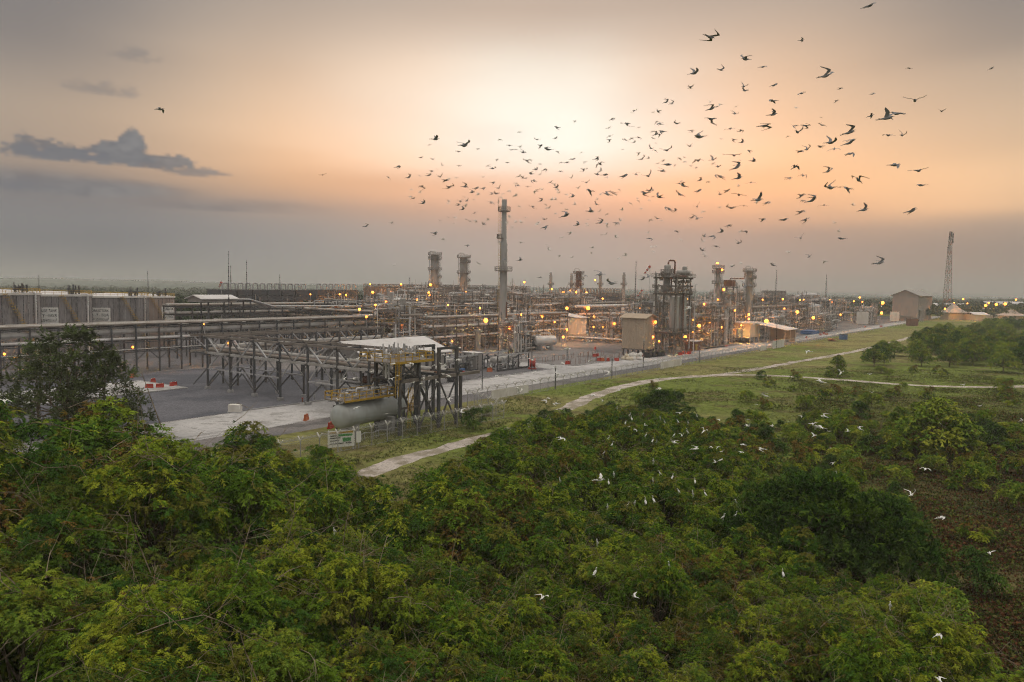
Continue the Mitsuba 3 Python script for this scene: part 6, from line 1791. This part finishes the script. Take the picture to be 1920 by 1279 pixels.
def bird_mesh(t1, t2, sweep=0.12, fold=1.0):
    """An egret in flight along +x: body, folded neck, bill, trailing legs, fan tail and two wings bent t1 then t2 degrees."""
    V, F, n = [], [], 0

    def add(v, f):
        nonlocal n
        V.append(np.asarray(v, float)); F.append(np.asarray(f) + n); n += len(v)

    def spine(pts, rad, k=7):
        v, f = tubes([(np.array(pts, float), np.array(rad))], k)
        add(v, np.vstack([f[:, [0, 1, 2]], f[:, [0, 2, 3]]]))
    spine([(-0.27, 0, 0.01), (-0.18, 0, 0.0), (-0.06, 0, -0.015), (0.06, 0, -0.01), (0.15, 0, 0.015), (0.20, 0, 0.05), (0.235, 0, 0.06), (0.27, 0, 0.055), (0.36, 0, 0.045)], [0.012, 0.038, 0.062, 0.066, 0.052, 0.038, 0.032, 0.015, 0.003])
    for s in (-1, 1):
        spine([(-0.16, 0.02 * s, -0.02), (-0.3, 0.018 * s, -0.015), (-0.47, 0.02 * s, -0.025)], [0.014, 0.009, 0.012], 4)
        # tail half
        add([(-0.2, 0, 0.012), (-0.34, 0.06 * s, 0.006), (-0.36, 0.0, 0.006), (-0.2, 0, -0.006)], [[0, 1, 2], [3, 2, 1]])
        st = np.array([0, 0.12, 0.30, 0.48, 0.66, 0.84, 1.0])
        half = 0.47
        pos, z, y = [], 0.02, 0.05
        prev = 0
        for q in st:
            a = math.radians(t1 if q < 0.42 else t2)
            y += (q - prev) * half * math.cos(a); z += (q - prev) * half * math.sin(a) * fold
            prev = q
            pos.append((y, z))
        ch = np.array([0.18, 0.20, 0.195, 0.185, 0.16, 0.11, 0.02])
        le = 0.09 + sweep * np.array([0, 0.4, 0.8, 1.0, 0.55, -0.2, -0.9])
        v = []
        for (yy, zz), c, l in zip(pos, ch, le):
            v += [(l, s * yy, zz), (l - 0.35 * c, s * yy, zz + 0.014), (l - c, s * yy, zz - 0.004), (l - 0.4 * c, s * yy, zz - 0.008)]
        f = []
        for i in range(6):
            a, b = 4 * i, 4 * i + 4
            for p, q in ((0, 1), (1, 2), (2, 3), (3, 0)):
                f += [[a + p, a + q, b + q], [a + p, b + q, b + p]]
        add(v, f)
    return trimesh.Trimesh(np.vstack(V), np.vstack(F), process=False)


def perched_mesh(seed):
    V, F, n = [], [], 0
    r = np.random.default_rng(seed)
    k = r.uniform(0.8, 1.15)

    def spine(pts, rad, s=7):
        nonlocal n
        v, f = tubes([(np.array(pts, float), np.array(rad))], s)
        V.append(v); F.append(np.vstack([f[:, [0, 1, 2]], f[:, [0, 2, 3]]]) + n); n += len(v)
    spine([(-0.22, 0, 0.10), (-0.12, 0, 0.18), (0.0, 0, 0.28), (0.07, 0, 0.37), (0.08, 0, 0.43)], [0.012, 0.06, 0.085, 0.06, 0.035])
    spine([(0.07, 0, 0.38), (0.10, 0, 0.45 * k), (0.06, 0, 0.53 * k), (0.07, 0, 0.60 * k), (0.11, 0, 0.64 * k), (0.15, 0, 0.635 * k), (0.24, 0, 0.61 * k)], [0.045, 0.034, 0.027, 0.026, 0.034, 0.02, 0.003])
    for s in (-1, 1):
        spine([(-0.02, 0.03 * s, 0.22), (0.0, 0.03 * s, 0.08), (-0.02, 0.035 * s, -0.06)], [0.02, 0.011, 0.011], 4)
        spine([(0.03, 0.065 * s, 0.33), (-0.08, 0.075 * s, 0.22), (-0.22, 0.035 * s, 0.09)], [0.03, 0.04, 0.01], 5)
    return trimesh.Trimesh(np.vstack(V), np.vstack(F), process=False)


POSES = {'u': [(48, 30), (36, 44), (58, 18), (30, 22), (62, 50), (42, 8)], 'd': [(24, -38), (10, -46), (30, -20), (-8, -34), (36, -55), (-20, -10)], 'g': [(10, -8), (16, 4), (4, -14), (20, -16), (-6, -4), (26, -4)]}
BIRD = {k: [mikit.ply(bird_mesh(*q, sweep=0.08 + 0.05 * i), 'm_egret', smooth=40) for i, q in enumerate(v)] for k, v in POSES.items()}
SHADED_BIRD = {k: [{**p, 'bsdf': {'type': 'ref', 'id': 'm_heron'}} for p in v] for k, v in BIRD.items()}  # sky birds: the same egret meshes in the shade-painted plumage
PERCH = [mikit.ply(perched_mesh(i), 'm_egret', smooth=True) for i in range(4)]


def unpack(s, ox, oy, k):
    out = []
    for w in s.split():
        a = w.split(',')
        out.append((ox + float(a[0]) / k, oy + float(a[1]) / k, float(a[2]) / k, a[3]))
    return out


FLOCK = unpack('''512,305,85,u 715,350,130,u 815,372,38,d 675,393,45,g 412,433,48,g 495,447,40,u 245,500,50,d 182,575,52,d 322,575,55,u 402,563,38,g 487,530,45,d 525,515,30,g 562,490,35,u 465,560,50,u 545,570,52,u 585,595,60,d 680,493,50,g 660,577,42,g
608,642,88,g 415,640,50,d 405,680,35,u 338,710,40,d 358,722,45,g 425,757,55,u 603,757,30,g 720,640,60,u 770,680,55,u 798,650,50,d 850,650,50,d 690,745,50,u 720,715,40,u 735,740,45,u 785,732,35,g 670,770,45,u 705,800,50,u 725,770,40,d 920,610,45,d
850,572,38,g 910,692,50,u 945,690,50,u 960,650,55,u 905,755,55,d 975,715,35,d 990,690,35,d 1030,670,40,d 1075,705,40,d 1105,255,40,g 1230,308,45,u 1360,297,45,g 1375,223,50,d 1255,350,50,d 1035,350,45,d 1050,380,45,g 1130,398,55,u 1310,378,75,u
1375,393,38,d 948,448,35,d 1020,470,45,g 1160,457,65,g 885,493,40,d 915,512,55,u 1250,480,35,d 1400,470,45,d 1440,470,45,d 1480,445,60,g 1395,533,45,g 1280,520,45,d 1220,520,45,u 1190,550,50,u 1100,567,45,g 1130,575,50,u 1150,580,45,g 1250,555,40,u
1210,600,50,d 1080,615,40,d 1095,632,45,d 1165,640,45,g 1325,608,50,d 1350,620,40,d 1365,645,50,u 1230,663,50,g 1265,660,35,u 1255,740,45,u 1360,730,38,u 1480,710,55,u 1495,765,35,u 1105,780,40,d 1200,780,55,d 1310,790,42,u 1430,845,95,u 1360,830,35,d
1440,800,38,d 1285,925,70,d 1240,890,40,d 1280,870,45,u 1150,858,30,d 1080,890,35,u 1120,890,40,u 1055,925,35,g 855,905,45,u 795,880,40,d 760,885,35,u 730,870,35,g 790,825,45,g 650,855,40,d 605,857,30,g 545,880,30,g 645,898,30,g 505,968,55,d 20,920,45,u
740,1055,45,d 1105,1165,35,u 222,1195,35,u 1300,1050,30,g 1315,1085,40,u 1390,1125,35,d 1475,1140,30,u''', 680, 180, 3.7625)
FLOCK += unpack('''1035,12,45,g 1410,8,60,u 1418,38,60,u 860,120,50,u 900,130,45,u 635,178,45,g 770,190,35,g 805,187,50,u 1172,118,40,u 1245,133,40,d 1180,165,100,u 1355,150,40,g 1345,200,60,u 1180,238,115,d 478,240,45,d 585,270,95,d 458,300,50,g 668,298,40,g 795,258,45,d
820,273,60,g 940,270,50,u 765,327,35,g 835,325,65,d 790,345,70,g 770,373,45,g 463,358,45,d 460,385,45,d 575,385,45,d 620,375,40,d 670,368,45,d 635,402,40,u 1038,320,45,d 1100,365,115,u 1315,305,70,d 1385,322,55,g 1250,378,35,g 1340,383,45,d 1395,403,50,u
1030,430,50,u 790,408,30,g 755,445,50,u 785,460,45,d 865,458,90,u 668,478,40,d 690,520,60,u 735,515,35,u 265,473,38,d 290,540,38,d 370,518,60,g 395,555,75,d 278,592,55,d 378,630,55,u 430,632,60,d 870,560,80,d 990,508,35,g 990,540,40,d 1035,567,35,d
1085,530,95,d 1190,525,65,u 1270,487,30,g 1340,494,110,g 1450,462,45,d 1475,535,60,u 1225,575,50,u 1355,582,95,u 830,605,60,u 560,640,70,d 650,630,45,u 735,640,90,u 300,685,60,u 1245,645,95,d 1370,655,85,u 1100,670,50,u 1160,683,35,d 955,692,45,d
985,710,70,u 1460,685,65,d 240,725,40,u 325,745,80,d 450,770,80,u 490,760,60,u 530,735,40,d 505,770,35,d 375,805,25,u 370,840,50,u 715,760,80,d 740,745,60,u 770,785,40,g 815,790,75,u 960,770,105,g 1085,745,60,d 1240,770,50,u 1290,745,60,g 1375,772,115,g
665,815,35,d 885,875,80,d 925,885,45,u 1080,855,60,u 1325,865,80,u 1240,860,35,d 1410,850,60,g 325,890,65,u 445,910,35,g 1125,890,40,d 1080,940,80,u 1045,930,60,g 755,950,40,d 800,940,45,u 830,955,35,g 540,955,40,u 510,970,50,d 440,975,40,d 395,970,60,u
300,975,35,g 235,985,55,u 450,1000,35,u 410,1055,30,g 437,1050,35,u 735,1040,40,u 745,1080,50,d 935,1030,45,d 965,1090,35,d 1130,1065,45,u 1120,1100,40,u 1185,1065,60,d 1300,990,55,d 1250,1035,60,u 1385,1030,40,d 1420,1030,45,d 1370,1115,55,u 760,1138,35,g
790,1135,35,g 340,1145,40,u 335,1185,30,u 525,1220,35,d 1215,1135,55,d 1120,1165,50,u 1135,1205,50,d 1390,1255,35,d 1330,1275,40,u''', 1020, 160, 3.7625)
FLOCK += unpack('''725,32,105,g 357,220,40,g 52,323,85,u 145,365,55,g 485,415,105,u 945,372,40,g 1392,373,42,g 205,465,45,d 567,482,35,d 743,513,35,g 358,509,50,g 547,550,38,d 200,550,65,d 200,597,25,g 327,588,30,g 975,547,120,u 1120,607,42,u 465,641,20,g 200,625,70,u
875,618,110,d 735,632,50,g 820,645,115,u 470,682,45,g 155,685,85,d 152,697,25,g 378,685,50,d 325,685,35,d 335,720,90,u 830,738,70,g 905,738,55,u 618,722,100,u 615,780,90,u 515,778,95,u 460,798,50,g 535,812,60,d 620,838,70,d 350,825,50,d 385,815,55,u
865,900,90,d 995,930,115,g 1010,1010,65,d 322,910,60,d 500,935,60,u 285,970,45,d 365,957,55,d 668,982,95,u 520,1025,85,u 610,1028,65,d 570,1020,35,g 355,1065,65,d 365,1095,40,d 410,1095,75,u 480,1118,50,d 697,1145,75,u 955,1150,90,d 145,1195,45,d
260,1198,65,d 350,1155,65,d 375,1197,60,d 120,1090,95,u 165,1105,50,d''', 1380, 0, 2.907)
FLOCK += unpack('1325,278,165,g 1205,550,110,u 1405,525,65,u 1182,652,55,g', 1000, 0, 4)
FLOCK += unpack('245,185,80,u 550,190,75,d 155,290,45,d 310,325,55,u 430,360,45,d 830,375,105,u 40,390,60,u', 1440, 400, 4)
FLOCK += unpack('300,205,22,d 605,328,15,g 1124,515,22,u 1147,532,28,u 1204,524,14,u 1215,519,16,u 1397,537,26,u 975,488,14,u 1012,520,12,g 946,486,13,d 1097,517,12,g 1372,500,12,u', 0, 0, 1)
LOW = unpack('''850,551,9,u 891,569,9,u 799,591,9,u 860,610,11,d 735,618,9,u 747,617,9,g 801,632,11,u 767,637,10,d 847,644,10,u 834,643,8,g 861,652,9,d 717,671,14,d 670,672,12,d 651,677,12,u 736,682,14,d 770,682,13,d 791,671,12,u 777,662,9,d 805,657,9,u 815,657,9,u 832,665,10,d
839,669,10,g 859,675,10,d 814,685,9,d 826,682,9,u 835,686,10,u 697,697,10,g 645,711,11,u 664,711,12,u 735,711,12,u 746,705,9,u 794,709,9,d 775,717,8,d 790,719,9,d 819,716,9,d 841,705,13,g 841,750,16,u 806,750,8,d 880,641,9,u 861,652,9,d 887,664,10,u 860,674,9,d 966,624,8,u
990,627,8,u 970,611,7,d 1029,651,9,u 1062,655,18,d 1101,642,11,u 1055,681,9,g 1106,676,10,d 1201,669,9,u 997,675,13,d 1000,699,12,g 1041,690,9,u 1046,702,13,u 1074,704,9,d 1090,696,8,d 1099,704,8,u 1140,702,16,u 932,705,11,g 952,712,8,u 1004,714,13,d 885,701,8,u
920,687,9,u 922,714,8,d 902,721,8,u 970,727,9,d 972,736,17,u 1021,751,12,d 1029,747,8,d 1044,757,13,d 1111,741,11,d 1130,752,9,u 1160,731,10,g 1234,711,10,u 1235,729,11,g 1100,622,8,d 1230,675,8,g 1289,579,12,u 865,773,20,u 669,765,14,g 633,750,8,u 725,776,8,g
1516,659,14,d 1576,700,13,u 1540,716,17,u 1806,722,10,u 1631,702,7,u 1635,736,8,u 1839,761,9,u 1536,801,28,d 1524,795,13,g 1547,781,12,u 1501,780,8,d 1526,817,11,u 1554,809,10,g 1612,804,13,u 1590,809,10,u 1747,806,10,u 1761,794,7,g 1816,807,8,g 1824,827,11,g 1915,789,9,u
1735,880,16,d 1562,869,9,u 1567,884,9,d 1557,842,8,u 1447,800,8,u 1479,791,6,g 1631,819,8,u 1709,928,25,u 1764,971,18,d 1856,1037,18,g 1758,1191,19,d 1762,1276,14,u 1275,775,11,u 1191,806,9,d 1210,798,8,u 1319,809,14,u 1279,817,11,u 1264,830,17,u 1302,842,14,u 1347,838,11,d
1333,838,8,g 1354,847,8,u 1394,834,12,g 1390,848,10,g 1429,842,14,d 1402,799,13,u 1447,800,8,u 1388,785,8,u 1402,787,8,d 1347,787,9,g 1314,786,8,d 1341,867,9,u 1350,863,13,g 1124,900,26,u 1052,823,16,d 1435,742,15,u 1418,759,7,g 1017,1121,24,u 1190,1119,16,u 135,738,12,u 1180,800,7,g 8,752,26,g''', 0, 0, 1)
SIT = [(1141, 819), (1148, 831), (1132, 847), (1151, 888), (1141, 902), (1050, 899), (1177, 946), (1190, 942), (1210, 939), (1225, 936), (1139, 949), (1237, 885), (1224, 899), (1261, 892), (1303, 900), (1272, 918), (1299, 925), (1322, 924), (1225, 863), (1381, 941), (1379, 964),
       (1356, 968), (1120, 1016), (1116, 1072), (1255, 1061), (1468, 1074), (1224, 824), (1231, 827), (1211, 814), (1246, 789), (1271, 788), (1290, 790), (1307, 778), (1238, 782), (1206, 773), (1181, 775), (1157, 763), (1184, 783), (1173, 790), (1264, 814), (1289, 808), (1402, 820), (1669, 1135), (627, 995)]
WORDS = {'u': 'with wings raised', 'd': 'with wings bent down', 'g': 'gliding on level wings'}


def canopy_at(x, y):
    h = 0.0
    for a, b, t, r in placed:
        d2 = ((x - a) ** 2 + (y - b) ** 2) / (r * 1.15) ** 2
        if d2 < 1:
            h = max(h, t * (1 - 0.35 * d2))
    return h


rb = np.random.default_rng(9)
FLOCK += [(float(x), float(y), float(w), 'udg'[k]) for x, y, w, k in zip(rb.normal(1120, 190, 70), rb.normal(365, 58, 70), rb.uniform(8, 11.5, 70), rb.integers(0, 3, 70))]
ALL = sorted(FLOCK + [(a, b, c * (1.15 if a > 960 else 1.0), d) for a, b, c, d in LOW], key=lambda q: -q[2])
rest = MB()
for i, (px, py, w, pose) in enumerate(ALL):
    w = w if w < 18 else 18 + (w - 18) * 0.7
    D = (0.84 if pose != 'g' else 0.92) * FOC / max(w, 7.5)
    yh = 540 + (px - 960) * 0.014
    if 600 < px < 1260 and py > 590:
        D = min(D, 96 if px < 860 else 130)
    if py > yh + 3:                                   # keep it above ground and trees
        for _ in range(40):
            q = P(px, py, D)
            if q[2] > max(canopy_at(q[0], q[1]) + 0.8, 1.5): break
            D *= 0.96
    p = P(px, py, D)
    s = max(w, 7.5) * D / FOC / (0.84 if pose != 'g' else 0.92)
    s = float(np.clip(s, 0.55, 1.3))
    yaw = rb.choice([1, -1]) * rb.uniform(18, 62) + 90 if rb.random() < 0.6 else rb.uniform(-25, 40)
    if px > 960 and rb.random() < 0.2: yaw += 180
    M = T().translate(p.tolist()).rotate([0, 0, 1], float(yaw)).rotate([1, 0, 0], float(rb.uniform(-28, 28))).rotate([0, 1, 0], float(rb.uniform(-18, 10))).scale(s)
    k = rb.integers(6)
    if i < 300:
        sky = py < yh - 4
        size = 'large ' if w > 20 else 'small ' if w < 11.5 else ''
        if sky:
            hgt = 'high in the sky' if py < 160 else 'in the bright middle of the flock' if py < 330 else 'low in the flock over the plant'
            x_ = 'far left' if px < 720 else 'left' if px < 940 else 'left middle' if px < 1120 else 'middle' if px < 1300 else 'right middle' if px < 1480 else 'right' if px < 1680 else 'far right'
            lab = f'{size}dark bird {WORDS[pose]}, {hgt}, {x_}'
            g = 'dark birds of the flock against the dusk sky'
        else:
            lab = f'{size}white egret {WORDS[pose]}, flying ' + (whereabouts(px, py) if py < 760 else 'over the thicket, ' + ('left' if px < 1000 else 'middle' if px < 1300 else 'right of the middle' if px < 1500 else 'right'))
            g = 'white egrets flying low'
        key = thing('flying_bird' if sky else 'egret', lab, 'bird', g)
        scene[key] = {**(SHADED_BIRD if sky else BIRD)[pose][k], 'to_world': M}
    else:
        m = np.array(M.matrix)
        b = bird_mesh(*POSES[pose][k])
        rest.add(b.vertices @ m[:3, :3].T + m[:3, 3], b.faces)
if rest.v:
    scene['bird_flock'] = mikit.ply(trimesh.Trimesh(np.vstack(rest.v), np.vstack(rest.f), process=False), 'm_egret', smooth=40)
    labels['bird_flock'] = {'label': 'the smallest and farthest birds of the flock', 'category': 'birds', 'kind': 'stuff'}
print('birds', len(ALL))
for i, (px, py) in enumerate(SIT):
    best = None
    for D in np.arange(20, 150, 0.5):
        q = P(px, py + 4, D)
        if q[2] <= max(canopy_at(q[0], q[1]) * 0.99, 0.9):
            best = q; break
    if best is None: continue
    s = rb.uniform(0.75, 1.0)
    t = thing('perched_egret', 'white egret standing on a treetop, ' + ('lowest' if py > 1000 else 'low' if py > 930 else 'middle' if py > 870 else 'high' if py > 810 else 'topmost') + ' row, ' + ('far left' if px < 1000 else 'left' if px < 1145 else 'left of the middle' if px < 1190 else 'middle' if px < 1230 else 'right of the middle' if px < 1275 else 'right' if px < 1340 else 'far right') + ' of the perched group', 'bird', 'white egrets perched on the thicket')
    scene[t] = {**PERCH[i % 4], 'to_world': T().translate([float(best[0]), float(best[1]), float(best[2]) - 0.12]).rotate([0, 0, 1], float(rb.uniform(0, 360))).scale(float(s))}
# ---------------------------------------------------------------- the air
scene['haze_air'] = {'type': 'homogeneous', 'albedo': {'type': 'rgb', 'value': [0.95, 0.95, 0.95]}, 'sigma_t': 0.00033}
scene['haze'] = {'type': 'cube', 'to_world': T().translate([0, 2480, 45]).scale([5400, 2900, 46.5]), 'bsdf': {'type': 'null'}, 'interior': {'type': 'ref', 'id': 'haze_air'}}
labels['haze'] = {'kind': 'stuff', 'label': 'thin dusk haze over the whole place', 'category': 'haze'}
